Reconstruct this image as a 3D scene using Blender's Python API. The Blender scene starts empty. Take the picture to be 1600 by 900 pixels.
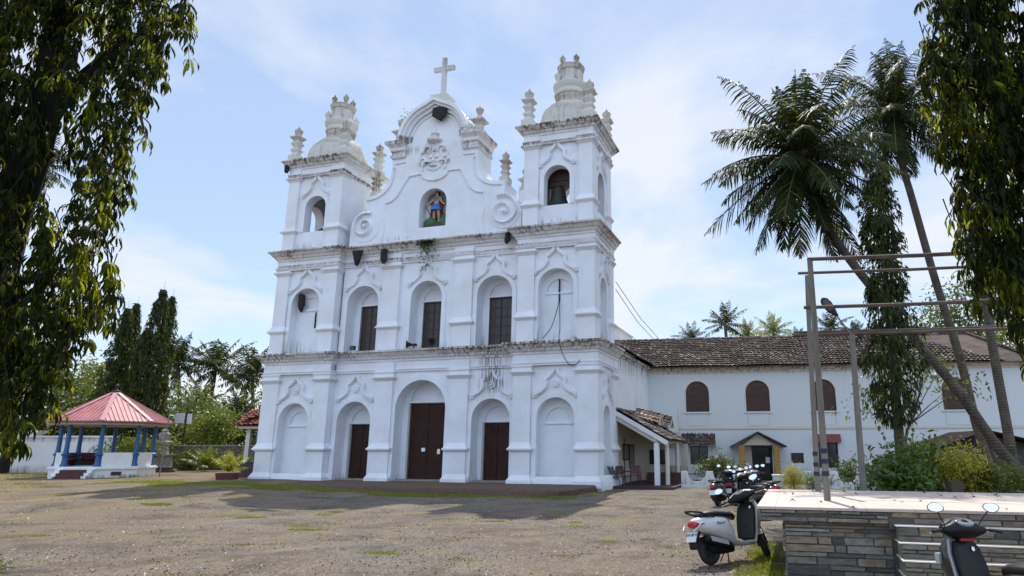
import bpy, bmesh, math, random
import numpy as np
from mathutils import Vector, Matrix
from math import pi, sin, cos, radians, sqrt
random.seed(7); RNG = np.random.default_rng(7)
C = bpy.context.scene.collection
SC = bpy.context.scene

# ------------------------------------------------------------------ camera
FPX, CX, PITCH, YAW, EYE = 1040.2, 918.0, 0.23692, 0.29634, 1.75
cam_d = bpy.data.cameras.new('camera'); cam = bpy.data.objects.new('camera', cam_d); C.objects.link(cam)
cam_d.sensor_width = 36.0; cam_d.sensor_fit = 'HORIZONTAL'
cam_d.lens = FPX / 1600 * 36.0
cam_d.shift_x = -(CX - 800) / 1600.0
cam_d.clip_start = 0.1; cam_d.clip_end = 6000
cam.location = (0, 0, EYE); cam.rotation_euler = (pi/2 + PITCH, 0, 0)
SC.camera = cam
# ------------------------------------------------------------------ sky, sun, exposure
SUN_EL, SUN_AZ = radians(59.0), radians(6.0)      # azimuth from +Y towards +X
w = bpy.data.worlds.new('World'); SC.world = w; w.use_nodes = True
nt = w.node_tree; nt.nodes.clear()
out = nt.nodes.new('ShaderNodeOutputWorld'); bg = nt.nodes.new('ShaderNodeBackground')
sky = nt.nodes.new('ShaderNodeTexSky'); sky.sky_type = 'NISHITA'; sky.sun_disc = False
sky.sun_elevation = SUN_EL; sky.sun_rotation = SUN_AZ
sky.air_density = 1.0; sky.dust_density = 0.1; sky.ozone_density = 1.0; sky.altitude = 0
bg.inputs['Strength'].default_value = 0.15
# thin broken cloud, laid on a plane high above the place
tc = nt.nodes.new('ShaderNodeTexCoord'); sep = nt.nodes.new('ShaderNodeSeparateXYZ')
nt.links.new(tc.outputs['Generated'], sep.inputs[0])
def wm(op, a, b=None, clamp=False):
    n = nt.nodes.new('ShaderNodeMath'); n.operation = op; n.use_clamp = clamp
    for i, v in enumerate((a, b)):
        if v is None: continue
        if isinstance(v, (int, float)): n.inputs[i].default_value = v
        else: nt.links.new(v, n.inputs[i])
    return n.outputs[0]
zz = wm('MAXIMUM', wm('ADD', sep.outputs[2], 0.12), 0.05)
cmb = nt.nodes.new('ShaderNodeCombineXYZ')
nt.links.new(wm('DIVIDE', sep.outputs[0], zz), cmb.inputs[0]); nt.links.new(wm('DIVIDE', sep.outputs[1], zz), cmb.inputs[1])
n1 = nt.nodes.new('ShaderNodeTexNoise'); n1.inputs['Scale'].default_value = 1.1; n1.inputs['Detail'].default_value = 7; n1.inputs['Roughness'].default_value = 0.55; n1.inputs['Distortion'].default_value = 0.3
mp = nt.nodes.new('ShaderNodeMapping'); mp.inputs['Location'].default_value = (3.1, 1.7, 0); mp.inputs['Scale'].default_value = (1.0, 0.8, 1)
nt.links.new(cmb.outputs[0], mp.inputs[0]); nt.links.new(mp.outputs[0], n1.inputs['Vector'])
cr = nt.nodes.new('ShaderNodeValToRGB'); cr.color_ramp.elements[0].position = 0.43; cr.color_ramp.elements[1].position = 0.60
nt.links.new(n1.outputs['Fac'], cr.inputs[0])
mx = nt.nodes.new('ShaderNodeMixRGB'); mx.inputs['Color2'].default_value = (4.0, 4.12, 4.4, 1)
nt.links.new(wm('MULTIPLY', cr.outputs['Color'], 0.8), mx.inputs['Fac'])
veil = nt.nodes.new('ShaderNodeMixRGB'); veil.inputs['Fac'].default_value = 0.62; veil.inputs['Color2'].default_value = (2.2, 2.62, 3.4, 1)   # thin high cloud over the whole sky
nt.links.new(sky.outputs[0], veil.inputs['Color1']); nt.links.new(veil.outputs[0], mx.inputs['Color1']); opp = wm('MULTIPLY', sep.outputs[1], -1.0, True)
gl = nt.nodes.new('ShaderNodeMixRGB'); gl.inputs['Color2'].default_value = (5.2, 6.6, 8.9, 1)   # unseen blue sky glow added away from the sun to fill shaded walls
nt.links.new(wm('MULTIPLY', wm('POWER', opp, 0.6), 0.75), gl.inputs['Fac']); nt.links.new(mx.outputs[0], gl.inputs['Color1'])
nt.links.new(gl.outputs[0], bg.inputs['Color']); nt.links.new(bg.outputs[0], out.inputs[0])
sun_d = bpy.data.lights.new('sun', 'SUN'); sun = bpy.data.objects.new('sun', sun_d); C.objects.link(sun)
sun_d.energy = 3.2; sun_d.angle = radians(0.53); sun_d.color = (1.0, 0.95, 0.86)
sdir = Vector((sin(SUN_AZ)*cos(SUN_EL), cos(SUN_AZ)*cos(SUN_EL), sin(SUN_EL)))
sun.rotation_euler = sdir.to_track_quat('Z', 'Y').to_euler(); sun.location = (0, 0, 60)
vs = SC.view_settings; vs.view_transform = 'Standard'; vs.look = 'None'; vs.gamma = 1.0; vs.use_curve_mapping = False
vs.exposure = 0.62
SC.cycles.use_denoising = True; SC.cycles.max_bounces = 7; SC.cycles.diffuse_bounces = 4; SC.cycles.glossy_bounces = 3; SC.cycles.transmission_bounces = 4
SC.cycles.sample_clamp_indirect = 6.0

# ------------------------------------------------------------------ places
U2 = (cos(YAW), -sin(YAW)); V2 = (sin(YAW), cos(YAW)); O2 = (-8.158, 32.0)     # the church's own frame: s along the front, d behind it
def L2W(s, d): return (O2[0] + s*U2[0] + d*V2[0], O2[1] + s*U2[1] + d*V2[1])
def sm(t): t = min(1, max(0, t)); return t*t*(3-2*t)
def gz(x, y):
    return 0.30*sm((-5-x)/11)*sm((y-14)/14)
def at(x, y, Y):                    # the point seen at photo pixel x, y at distance Y
    a = (x-CX)/FPX; b = -(y-450)/FPX
    r = (a, cos(PITCH)-b*sin(PITCH), sin(PITCH)+b*cos(PITCH)); t = Y/r[1]
    return Vector((r[0]*t, Y, EYE+r[2]*t))
# ------------------------------------------------------------------ builders
class MB:
    def __init__(s): s.v = []; s.f = []; s.m = []; s.mi = 0
    def add(s, vs, fs):
        o = len(s.v); s.v += [tuple(p) for p in vs]; s.f += [tuple(i+o for i in f) for f in fs]; s.m += [s.mi]*len(fs); return s
    def box(s, x0, x1, y0, y1, z0, z1, taper=None):
        a = taper or (x0, x1, y0, y1)
        return s.add([(x0,y0,z0),(x1,y0,z0),(x1,y1,z0),(x0,y1,z0),(a[0],a[2],z1),(a[1],a[2],z1),(a[1],a[3],z1),(a[0],a[3],z1)],
              [(3,2,1,0),(4,5,6,7),(0,1,5,4),(1,2,6,5),(2,3,7,6),(3,0,4,7)])
    def obox(s, c, ax, half):       # oriented box: centre, 3 axes, half sizes
        c = Vector(c); A = [Vector(a).normalized()*h for a, h in zip(ax, half)]
        P = [c + A[0]*i + A[1]*j + A[2]*k for k in (-1,1) for j in (-1,1) for i in (-1,1)]
        return s.add(P, [(0,2,3,1),(4,5,7,6),(0,1,5,4),(1,3,7,5),(3,2,6,7),(2,0,4,6)])
    def beam(s, a, b, w, h=None):
        a = Vector(a); b = Vector(b); t = (b-a); up = Vector((0,0,1)) if abs(t.normalized().z) < .95 else Vector((1,0,0))
        x = t.cross(up).normalized(); y = x.cross(t).normalized()
        return s.obox((a+b)/2, (t, x, y), (t.length/2, w/2, (h or w)/2))
    def rings(s, R, closed=True, cap0=True, cap1=True):
        n = len(R[0]); vs = [p for r in R for p in r]; fs = []
        for i in range(len(R)-1):
            for j in range(n if closed else n-1):
                k = (j+1) % n; fs.append((i*n+j, i*n+k, (i+1)*n+k, (i+1)*n+j))
        if cap0: fs.append(tuple(range(n-1,-1,-1)))
        if cap1: fs.append(tuple((len(R)-1)*n+j for j in range(n)))
        return s.add(vs, fs)
    def lathe(s, c, prof, n=12, rot=0.0, sx=1, sy=1, lobes=0, amp=0, axis=None):
        R = []
        for r, z in prof:
            ring = []
            for j in range(n):
                a = rot + 2*pi*j/n; rr = r*(1 + amp*abs(sin(lobes*a/2)) if lobes else 1)
                ring.append((c[0]+rr*cos(a)*sx, c[1]+rr*sin(a)*sy, c[2]+z))
            R.append(ring)
        if axis is not None:
            q = Vector((0,0,1)).rotation_difference(Vector(axis)); cc = Vector(c)
            R = [[cc + q @ (Vector(p)-cc) for p in r] for r in R]
        return s.rings(R)
    def sq(s, c, prof, rot=0):        # square stacked profile, r = half width
        return s.lathe(c, [(r*sqrt(2), z) for r, z in prof], 4, pi/4+rot)
    def tube(s, pts, rad, n=8, cap=True):
        P = [Vector(p) for p in pts]; rad = rad if isinstance(rad, (list, tuple)) else [rad]*len(P); R = []
        pn = None
        for i, p in enumerate(P):
            t = (P[min(i+1, len(P)-1)] - P[max(i-1, 0)]).normalized()
            if pn is None:
                pn = t.cross(Vector((0,0,1)) if abs(t.z) < .9 else Vector((1,0,0))).normalized()
            else: pn = (pn - t*pn.dot(t)).normalized()
            b = t.cross(pn)
            R.append([p + (pn*cos(2*pi*j/n) + b*sin(2*pi*j/n))*rad[i] for j in range(n)])
        return s.rings(R, True, cap, cap)
    def prism(s, poly, y0, y1):       # poly in (x,z), extruded along y (concave allowed)
        n = len(poly); vs = [(x,y0,z) for x,z in poly] + [(x,y1,z) for x,z in poly]
        fs = [tuple(range(n)), tuple(range(2*n-1,n-1,-1))] + [(j, j+n, (j+1)%n+n, (j+1)%n) for j in range(n)]
        return s.add(vs, fs)
    def prismz(s, poly, z0, z1):      # poly in (x,y)
        n = len(poly); vs = [(x,y,z0) for x,y in poly] + [(x,y,z1) for x,y in poly]
        fs = [tuple(range(n-1,-1,-1)), tuple(range(n,2*n))] + [(j, (j+1)%n, (j+1)%n+n, j+n) for j in range(n)]
        return s.add(vs, fs)
    def sweep(s, path, prof, cap=True):   # plan polyline (x,y); prof (out, z), out to the right-hand... left of travel is inside
        P = [Vector(p) for p in path]; R = []
        for i, p in enumerate(P):
            if i > 0: t0 = (p-P[i-1]).normalized()
            if i < len(P)-1: t1 = (P[i+1]-p).normalized()
            if i == 0: t0 = t1
            if i == len(P)-1: t1 = t0
            n0 = Vector((t0.y, -t0.x)); n1 = Vector((t1.y, -t1.x)); m = (n0+n1); m = m/max(.2, m.dot(n0)) if m.length > 1e-6 else n0
            R.append([(p.x+m.x*o, p.y+m.y*o, z) for o, z in prof])
        return s.rings(R, True, cap, cap)
    def arch_panel(s, x0, x1, z0, z1, c, hw, zb, zs, y, depth, n=14):  # wall face at y with a round arch, reveal going back by depth
        arc = [(c - hw*cos(pi*i/n), zs + hw*sin(pi*i/n)) for i in range(n+1)]
        F = lambda q: s.add([(a, y, b) for a, b in q], [tuple(range(len(q)))])
        F([(x0,z0),(c-hw,z0),(c-hw,zs),(x0,zs)]); F([(c+hw,z0),(x1,z0),(x1,zs),(c+hw,zs)])
        if zb > z0+1e-4: F([(c-hw,z0),(c+hw,z0),(c+hw,zb),(c-hw,zb)])
        F([(x0,zs),arc[0],arc[0+1],(arc[1][0],z1),(x0,z1)]); F([arc[-1],(x1,zs),(x1,z1),(arc[-2][0],z1),arc[-2]])
        for i in range(1, n-1): F([arc[i],arc[i+1],(arc[i+1][0],z1),(arc[i][0],z1)])
        ol = [(c-hw,zb)] + arc + [(c+hw,zb)]
        R = [[(a,y,b) for a,b in ol], [(a,y+depth,b) for a,b in ol]]
        s.rings(R, True, False, False); return s
    def build(s, name, mats, parent=None, smooth=True, ang=32, loc=None, rot=None, fixn=True):
        me = bpy.data.meshes.new(name); me.from_pydata(s.v, [], s.f)
        mats = mats if isinstance(mats, (list, tuple)) else [mats]
        for m in mats: me.materials.append(m)
        if any(s.m): me.polygons.foreach_set('material_index', s.m)
        if fixn:
            bm = bmesh.new(); bm.from_mesh(me); bmesh.ops.recalc_face_normals(bm, faces=bm.faces); bm.to_mesh(me); bm.free()
        if smooth: me.shade_smooth(); me.set_sharp_from_angle(angle=radians(ang))
        me.update()
        o = bpy.data.objects.new(name, me); C.objects.link(o)
        if parent: o.parent = parent
        if loc is not None: o.location = loc
        if rot is not None: o.rotation_euler = (0,0,rot) if isinstance(rot, (int,float)) else rot
        return o
def tag(o, label=None, cat=None, group=None, kind=None):
    for k, v in (('label',label),('category',cat),('group',group),('kind',kind)):
        if v: o[k] = v
    return o
def thing(name, label, cat, loc=(0,0,0), rot=0.0, group=None):
    o = bpy.data.objects.new(name, None); C.objects.link(o); o.location = loc; o.rotation_euler = (0,0,rot); o.empty_display_size = .2
    return tag(o, label, cat, group)
def church_frame(o, z=0.0, s=0.0, d=0.0):
    x, y = L2W(s, d); o.location = (x, y, z); o.rotation_euler = (0,0,-YAW); return o
def copy_tree(o, parent=None):
    c = o.copy(); C.objects.link(c)
    if parent: c.parent = parent
    for ch in list(o.children): copy_tree(ch, c)
    return c
# ------------------------------------------------------------------ materials
class NT:
    def __init__(s, name):
        s.m = bpy.data.materials.new(name); s.m.use_nodes = True; s.t = s.m.node_tree; s.b = s.t.nodes['Principled BSDF']
        s._tc = None
    def n(s, k, **kw):
        x = s.t.nodes.new(k)
        for a, v in kw.items(): setattr(x, a, v)
        return x
    def put(s, sock, v):
        if isinstance(v, bpy.types.NodeSocket): s.t.links.new(v, sock)
        else: sock.default_value = (tuple(v)+(1,)) if isinstance(v, (tuple, list)) and len(v) == 3 and sock.type == 'RGBA' else v
    def co(s, k='Object'):
        if not s._tc: s._tc = s.n('ShaderNodeTexCoord')
        return s._tc.outputs[k]
    def map(s, v, scale=(1,1,1), rot=(0,0,0), loc=(0,0,0)):
        x = s.n('ShaderNodeMapping'); s.put(x.inputs[0], v); x.inputs['Scale'].default_value = scale; x.inputs['Rotation'].default_value = rot; x.inputs['Location'].default_value = loc
        return x.outputs[0]
    def noise(s, v, scale, detail=4, rough=.5, dist=0):
        x = s.n('ShaderNodeTexNoise'); s.put(x.inputs['Vector'], v)
        for k, q in (('Scale',scale),('Detail',detail),('Roughness',rough),('Distortion',dist)): x.inputs[k].default_value = q
        return x.outputs['Fac']
    def vor(s, v, scale, feature='F1', out='Distance', rnd=1):
        x = s.n('ShaderNodeTexVoronoi'); x.feature = feature; s.put(x.inputs['Vector'], v); x.inputs['Scale'].default_value = scale; x.inputs['Randomness'].default_value = rnd
        return x.outputs[out]
    def ramp(s, v, *st):
        x = s.n('ShaderNodeValToRGB'); s.put(x.inputs[0], v); e = x.color_ramp.elements
        while len(e) < len(st): e.new(.5)
        for i, (p, c) in enumerate(st): e[i].position = p; e[i].color = (c if isinstance(c, (tuple, list)) else (c,c,c)) + ((1,) if not (isinstance(c, (tuple,list)) and len(c) == 4) else ())
        return x.outputs[0]
    def mix(s, f, a, b, mode='MIX'):
        x = s.n('ShaderNodeMixRGB', blend_type=mode); s.put(x.inputs[0], f); s.put(x.inputs[1], a); s.put(x.inputs[2], b); return x.outputs[0]
    def math(s, op, a, b=0.0, clamp=False):
        x = s.n('ShaderNodeMath', operation=op, use_clamp=clamp); s.put(x.inputs[0], a); s.put(x.inputs[1], b); return x.outputs[0]
    def xyz(s, v):
        x = s.n('ShaderNodeSeparateXYZ'); s.put(x.inputs[0], v); return x.outputs
    def island(s): return s.n('ShaderNodeNewGeometry').outputs['Random Per Island']
    def bump(s, h, strength=.3, dist=.02):
        x = s.n('ShaderNodeBump'); s.put(x.inputs['Height'], h); x.inputs['Strength'].default_value = strength; x.inputs['Distance'].default_value = dist
        s.t.links.new(x.outputs[0], s.b.inputs['Normal']); return x.outputs[0]
    def done(s, col, rough=.7, metal=0, spec=None):
        s.put(s.b.inputs['Base Color'], col); s.put(s.b.inputs['Roughness'], rough); s.put(s.b.inputs['Metallic'], metal)
        if spec is not None: s.put(s.b.inputs['Specular IOR Level'], spec)
        return s.m
def plain(name, col, rough=.6, metal=0, var=.15, scale=6, spec=None, bump=0):
    t = NT(name); f = t.noise(t.co(), scale, 5, .6)
    c = t.mix(t.ramp(f, (.3,0),(.75,1)), [q*(1-var) for q in col], [min(1,q*(1+var)) for q in col])
    if bump: t.bump(t.noise(t.co(), scale*12, 4), bump, .01)
    return t.done(c, rough, metal, spec)
def plaster(name, col=(.80,.80,.79), bands=(), leak=False, grime_bounce=.5, dirt=(.16,.13,.09), black=.7):
    # lime wash with mildew: bands = (z, reach below, reach above) where rain streaks run
    t = NT(name); o = t.co(); z = t.xyz(o)[2]
    big = t.noise(o, .9, 6, .62); fine = t.noise(o, 9, 5, .6)
    c = t.mix(t.ramp(big, (.40,0),(.70,.6)), col, (.62,.62,.60))
    st = t.noise(t.map(o, (6.5,6.5,.16)), 1, 2.5, .6); st2 = t.noise(t.map(o, (17,17,.35)), 1, 2, .6)
    patch = t.ramp(t.noise(o, .42, 3, .55), (.44,0),(.60,1))
    tot = None
    for zb, dn, up in bands:
        d = t.math('SUBTRACT', z, zb)
        below = t.math('SUBTRACT', 1, t.math('DIVIDE', t.math('MULTIPLY', d, -1), dn), True)
        above = t.math('SUBTRACT', 1, t.math('DIVIDE', d, up), True)
        b = t.math('MULTIPLY', below, above)
        tot = b if tot is None else t.math('MAXIMUM', tot, b)
    if leak:                            # a spout over the right-hand door has blackened the wall below it
        xx = t.math('ABSOLUTE', t.math('SUBTRACT', t.xyz(o)[0], 3.72)); lx = t.ramp(xx, (.25,1),(.95,0)); lz = t.math('MULTIPLY', t.ramp(t.math('DIVIDE', z, 10), (.40,0),(.47,1)), t.ramp(t.math('DIVIDE', z, 10), (.648,1),(.66,0)))
        lk = t.math('MULTIPLY', t.math('MULTIPLY', lx, lz), t.ramp(st2, (.46,0),(.60,1)))
        c = t.mix(t.math('MULTIPLY', lk, .85), c, (.06,.055,.05))
    if tot is not None:
        m = t.math('MULTIPLY', t.math('MULTIPLY', t.ramp(st, (.47,0),(.62,1)), tot), t.math('ADD', patch, .25), True)
        if grime_bounce > 1.1: c = t.mix(t.math('MULTIPLY', t.math('MULTIPLY', tot, t.ramp(t.noise(t.map(o,(.6,.6,3)), 1.3, 4, .6), (.36,.25),(.60,1))), .8, True), c, (.40,.30,.225))  # warm tint on the bands: brown stain plus ground bounce put into the colour
        c = t.mix(t.math('MULTIPLY', m, 1.2, True), c, dirt)
        m2 = t.math('MULTIPLY', t.math('MULTIPLY', t.ramp(st2, (.5,0),(.6,1)), t.math('POWER', tot, 1.5)), t.math('ADD', patch, .1), True)
        c = t.mix(t.math('MULTIPLY', m2, black), c, (.05,.04,.03))
    c = t.mix(t.math('MULTIPLY', t.ramp(fine, (.58,0),(.74,1)), .10*grime_bounce), c, (.35,.32,.27))
    t.bump(t.math('ADD', t.math('MULTIPLY', big, .6), t.math('MULTIPLY', fine, .25)), .25, .03)
    return t.done(c, .88, 0, .2)
def leafmat(name, c1, c2, c3=None, trans=.45, rough=.45, spec=.35, thr=.86, glow=None):
    t = NT(name); r = t.island(); big = t.noise(t.co(), .9, 3)
    c = t.mix(r, c1, c2); c = t.mix(t.math('MULTIPLY', t.ramp(big, (.4,0),(.65,1)), .4), c, c2)
    if c3: c = t.mix(t.ramp(r, (thr,0),(thr+.04,1)), c, c3)
    t.done(c, rough, 0, spec)
    tr = t.n('ShaderNodeBsdfTranslucent'); hsv = t.mix(.55 if glow is None else t.math('MULTIPLY', t.ramp(t.noise(t.co(), 1.9, 3, .6), (glow-.06,.05),(glow+.02,.85)), t.ramp(r, (.1,.25),(.5,1))), c, (.34,.36,.02) if glow is None else (.62,.66,.03)); t.put(tr.inputs[0], hsv)  # yellow patches in the translucency imitate sunlit leaf clumps when glow is set
    ms = t.n('ShaderNodeMixShader'); ms.inputs[0].default_value = trans
    t.t.links.new(t.b.outputs[0], ms.inputs[1]); t.t.links.new(tr.outputs[0], ms.inputs[2])
    t.t.links.new(ms.outputs[0], t.t.nodes['Material Output'].inputs[0]); return t.m
def bark(name, c1, c2, rings=0):
    t = NT(name); o = t.co(); f = t.noise(t.map(o, (6,6,1.5)), 1.5, 6, .65)
    h = f
    if rings:
        wv = t.n('ShaderNodeTexWave', wave_type='BANDS', bands_direction='Z'); wv.inputs['Scale'].default_value = rings; wv.inputs['Distortion'].default_value = 2.5; wv.inputs['Detail'].default_value = 3
        t.put(wv.inputs['Vector'], o); h = t.math('ADD', t.math('MULTIPLY', f, .75), t.math('MULTIPLY', wv.outputs['Fac'], .25))
    t.bump(h, .8, .03); return t.done(t.mix(t.ramp(t.math('ADD', t.math('MULTIPLY', h, .5), t.math('MULTIPLY', t.noise(o, 2.2, 5, .6), .5)), (.35,0),(.65,1)), c1, c2), .9, 0, .2)
def tilemat(name, c1, c2, c3, dark):
    t = NT(name); r = t.island(); o = t.co()
    c = t.mix(r, c1, c2); c = t.mix(t.ramp(r, (.72,0),(.8,1)), c, c3)
    m = t.ramp(t.noise(o, .8, 6, .7), (.42,0),(.6,1)); c = t.mix(t.math('MULTIPLY', m, .8), c, dark)
    c = t.mix(t.math('MULTIPLY', t.ramp(t.noise(o, 7, 4, .6), (.5,0),(.7,1)), .5), c, dark)
    t.bump(t.noise(o, 18, 4), .4, .01); return t.done(c, .85, 0, .25)
M = {}
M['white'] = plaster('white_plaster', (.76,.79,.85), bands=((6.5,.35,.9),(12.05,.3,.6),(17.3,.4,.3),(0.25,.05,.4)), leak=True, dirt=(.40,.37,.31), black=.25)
M['white_trim'] = plaster('white_trim_plaster', (.76,.78,.83), bands=((6.47,.55,.1),(12.02,.62,.12),(17.27,.5,.1),(11.25,.25,.05),(16.45,.3,.05),(18.0,.6,.1)), grime_bounce=1.2, leak=True, black=.95)
M['dome'] = plaster('weathered_dome_plaster', (.66,.66,.62), bands=((19.3,2.6,.2),(20.45,.4,.1),(21.4,.4,.1)), grime_bounce=2, dirt=(.24,.24,.15), black=.3)
M['urn'] = plaster('weathered_urn_plaster', (.60,.59,.54), bands=((19.4,1.4,.3),(15.8,1.0,2),(21.9,1.5,.3)), grime_bounce=3, dirt=(.22,.19,.13))
M['door'] = plain('maroon_door_paint', (.036,.012,.008), .55, var=.4, spec=.2, scale=3)
M['doorline'] = plain('door_seam', (.03,.008,.008), .7)
M['darkwood'] = plain('dark_brown_wood', (.045,.022,.017), .6, var=.3)
M['brownwood'] = plain('brown_window_wood', (.10,.034,.020), .65, var=.35)
M['black'] = plain('black_void', (.012,.012,.013), .7)
M['hive'] = plain('beehive_comb', (.012,.009,.008), .75, var=.4, scale=30, bump=.6)
M['bronze'] = plain('weathered_bronze', (.035,.042,.034), .6, .3, var=.3)
M['iron'] = plain('dark_iron', (.03,.03,.032), .5, .5)
M['rubber'] = plain('black_rubber', (.016,.016,.017), .8)
M['paper'] = plain('white_paper', (.78,.80,.82), .8, var=.04)
M['cable'] = plain('black_cable', (.02,.02,.022), .6)
# =================================================================== the church
church = thing('church', 'white two-towered baroque church with crossed gable, bell towers and maroon doors', 'church')
church_frame(church)
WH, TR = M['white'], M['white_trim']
YT, YC = 0.13, 0.48                    # wall planes of the tower bays and of the middle
def archband(mb, c, hw, wd, zb, zs, y0, y1, n=18):
    ol = lambda r: [(c-r, zb)] + [(c-r*cos(pi*i/n), zs+r*sin(pi*i/n)) for i in range(n+1)] + [(c+r, zb)]
    a, b = ol(hw), ol(hw+wd)
    return mb.rings([[(p[0],y0,p[1]),(q[0],y0,q[1]),(q[0],y1,q[1]),(p[0],y1,p[1])] for p, q in zip(a, b)])
def xf(mb, fn): mb.v = [fn(*p) for p in mb.v]; return mb
def facing(side, s0):                  # wall drawn in x-z is turned to look outward (+1) or inward along s
    return lambda a, y, z: (s0 - side*y, a, z)
def hood(mb, c, z, y, zend=.13, ztop=1.2, span=1.0):
    # ogee label moulding with scrolled ends over an arch
    P = [(-.98,zend),(-.86,zend+.06),(-.66,zend+.16),(-.50,zend+.30),(-.43,zend+.46),(-.46,ztop-.42),(-.44,ztop-.36),(-.28,ztop-.24),(-.14,ztop-.10),(-.09,ztop-.0)]
    for sg in (-1, 1):
        Q = [Vector((sg*-x*span, 0, zz)) for x, zz in P] if sg > 0 else [Vector((x*span, 0, zz)) for x, zz in P]
        for wd, th in ((.10,.085),(.058,.15)):
            R = []
            for i, p in enumerate(Q):
                t = (Q[min(i+1,len(Q)-1)]-Q[max(i-1,0)]).normalized(); nn = Vector((-t.z,0,t.x))
                k = 1.0
                a, b = p+nn*wd*k, p-nn*wd*k
                R.append([(c+a.x,y,z+a.z),(c+a.x,y-th,z+a.z),(c+b.x,y-th,z+b.z),(c+b.x,y,z+b.z)])
            mb.rings(R)
        for (px, pz, r) in ((-.98*span, zend-.03, .125), (-.10*span, ztop+.02, .095)):
            px *= -sg
            mb.lathe((c+px, y, z+pz), [(r,0),(r,.11),(r*.75,.125),(r*.55,.10),(r*.35,.10),(r*.3,.15),(0.01,.15)], 12, axis=(0,-1,0))
    return mb
def rosette(mb, c, z, y):
    return mb.lathe((c, y, z), [(.17,0),(.17,.07),(.12,.075),(.11,.045),(.07,.045),(.06,.10),(.01,.11)], 16, axis=(0,-1,0))
# ---------------- storeys 1 and 2, middle part
def wallpart(name='facade_wall'):
    mb = MB()
    for (c, hw, x0, x1) in ((-3.7,.97,-4.99,-2.03),(-.02,1.36,-2.03,2.03),(3.7,.97,2.03,4.99)):
        zs = 3.06 if hw < 1 else 3.64
        mb.arch_panel(x0, x1, .1, 6.42, c, hw+.015, .1, zs, YC, .74)
        # inner door surround: smaller arch with lintel line
        ih = .66 if hw < 1 else .98; it = 2.94 if hw < 1 else 3.92
        mb.arch_panel(c-hw-.1, c+hw+.1, .1, zs+hw+.1, c, ih, .1, it+.12, YC+.735, .16)
        mb.box(c-ih-.05, c+ih+.05, YC+.88, YC+.95, it, it+ih+.3)
        mb.box(c-ih-.03, c+ih+.03, YC+.68, YC+.9, it+.03, it+.10)
        h2 = .93 if hw < 1 else .87
        mb.arch_panel(x0, x1, 6.42, 12.0, c, h2+.015, 6.42, 9.95-h2, YC, .74)
        i2 = .62 if hw < 1 else .60
        mb.arch_panel(c-h2-.1, c+h2+.1, 6.42, 10.1, c, i2, 6.42, 9.12, YC+.735, .16)
        mb.box(c-i2-.05, c+i2+.05, YC+.88, YC+.95, 9.02, 9.9)
        mb.box(c-i2-.04, c+i2+.04, YC+.68, YC+.9, 9.04, 9.11)
        archband(mb, c, hw, .25 if hw < 1 else .27, .3, zs, YC-.05, YC+.03)
        archband(mb, c, h2, .22, 6.5, 9.95-h2, YC-.05, YC+.03)
    mb.box(-5, 5, 1.6, 3.4, .1, 12.05)
    mb.box(-4.99, 4.99, YC-.01, 1.6, 6.3, 6.44); mb.box(-4.99, 4.99, YC+.6, 1.65, 11, 12.03)
    for x0, x1 in ((-4.97,-4.68),(-2.72,-1.40),(1.36,2.72),(4.68,4.97)):   # low plinth between openings
        mb.box(x0, x1, YC-.08, YC+.02, .2, .5)
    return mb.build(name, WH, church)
wallpart()
# ---------------- towers
def pilaster(x0, x1, y0, y1, z0, lip, neck, top, wrap=None):
    mb = MB(); a, b, c, d = x0, x1, y0, y1
    def ring(o0, o1, z_0, z_1): mb.box(a-o0, b+o0, c-o0, d, z_0, z_1, (a-o1, b+o1, c-o1, d))
    if z0 < 1:
        ring(.16,.16,z0-.15,z0+.13); ring(.15,.02,z0+.13,z0+.34)
    else: ring(.02,.02,z0,z0+.02)
    ring(.02,.02,z0+.02,lip-.16)
    ring(.02,.15,lip-.16,lip-.045); ring(.16,.16,lip-.045,lip+.02); ring(.13,.07,lip+.02,lip+.12); ring(.06,.0,lip+.12,lip+.27)
    ring(0,0,lip+.1,neck)
    ring(.0,.05,neck-.05,neck); ring(.03,.13,neck,neck+.1); ring(.15,.15,neck+.1,neck+.17); ring(.05,.05,neck+.17,neck+.30); ring(.05,.09,neck+.30,neck+.36); ring(.10,.10,neck+.36,neck+.42); ring(.03,.03,neck+.42,top)
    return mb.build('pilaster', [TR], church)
LEV = ((.27,1.75,5.03,5.9),(6.5,7.7,10.73,11.5),(12.05,13.2,16.13,16.85))
for i, (z0, lip, neck, top) in enumerate(LEV):
    o = (9.0,8.87,8.77)[i]; oi = (8.05,8.09,8.09)[i]; ii = (4.97,5.08,5.27)[i]; io = (5.83,5.9,6.02)[i]
    for sg in (-1, 1):
        p = lambda a, b: (min(sg*a,sg*b), max(sg*a,sg*b))
        pilaster(*p(oi, o), 0, .72, z0, lip, neck, top)
        pilaster(*p(ii, io), 0, (.52,.52,.65)[i], z0, lip, neck, top)
        # rear corner, seen on the flank
        mb = MB(); pilaster(*p(o-.12, o), 2.72, 3.42, z0, lip, neck, top)
    if i < 2:
        for a, b in ((-2.53,-1.55),(1.55,2.53)): pilaster(a, b, YC-.15, YC+.1, z0, lip, neck, top)
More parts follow.
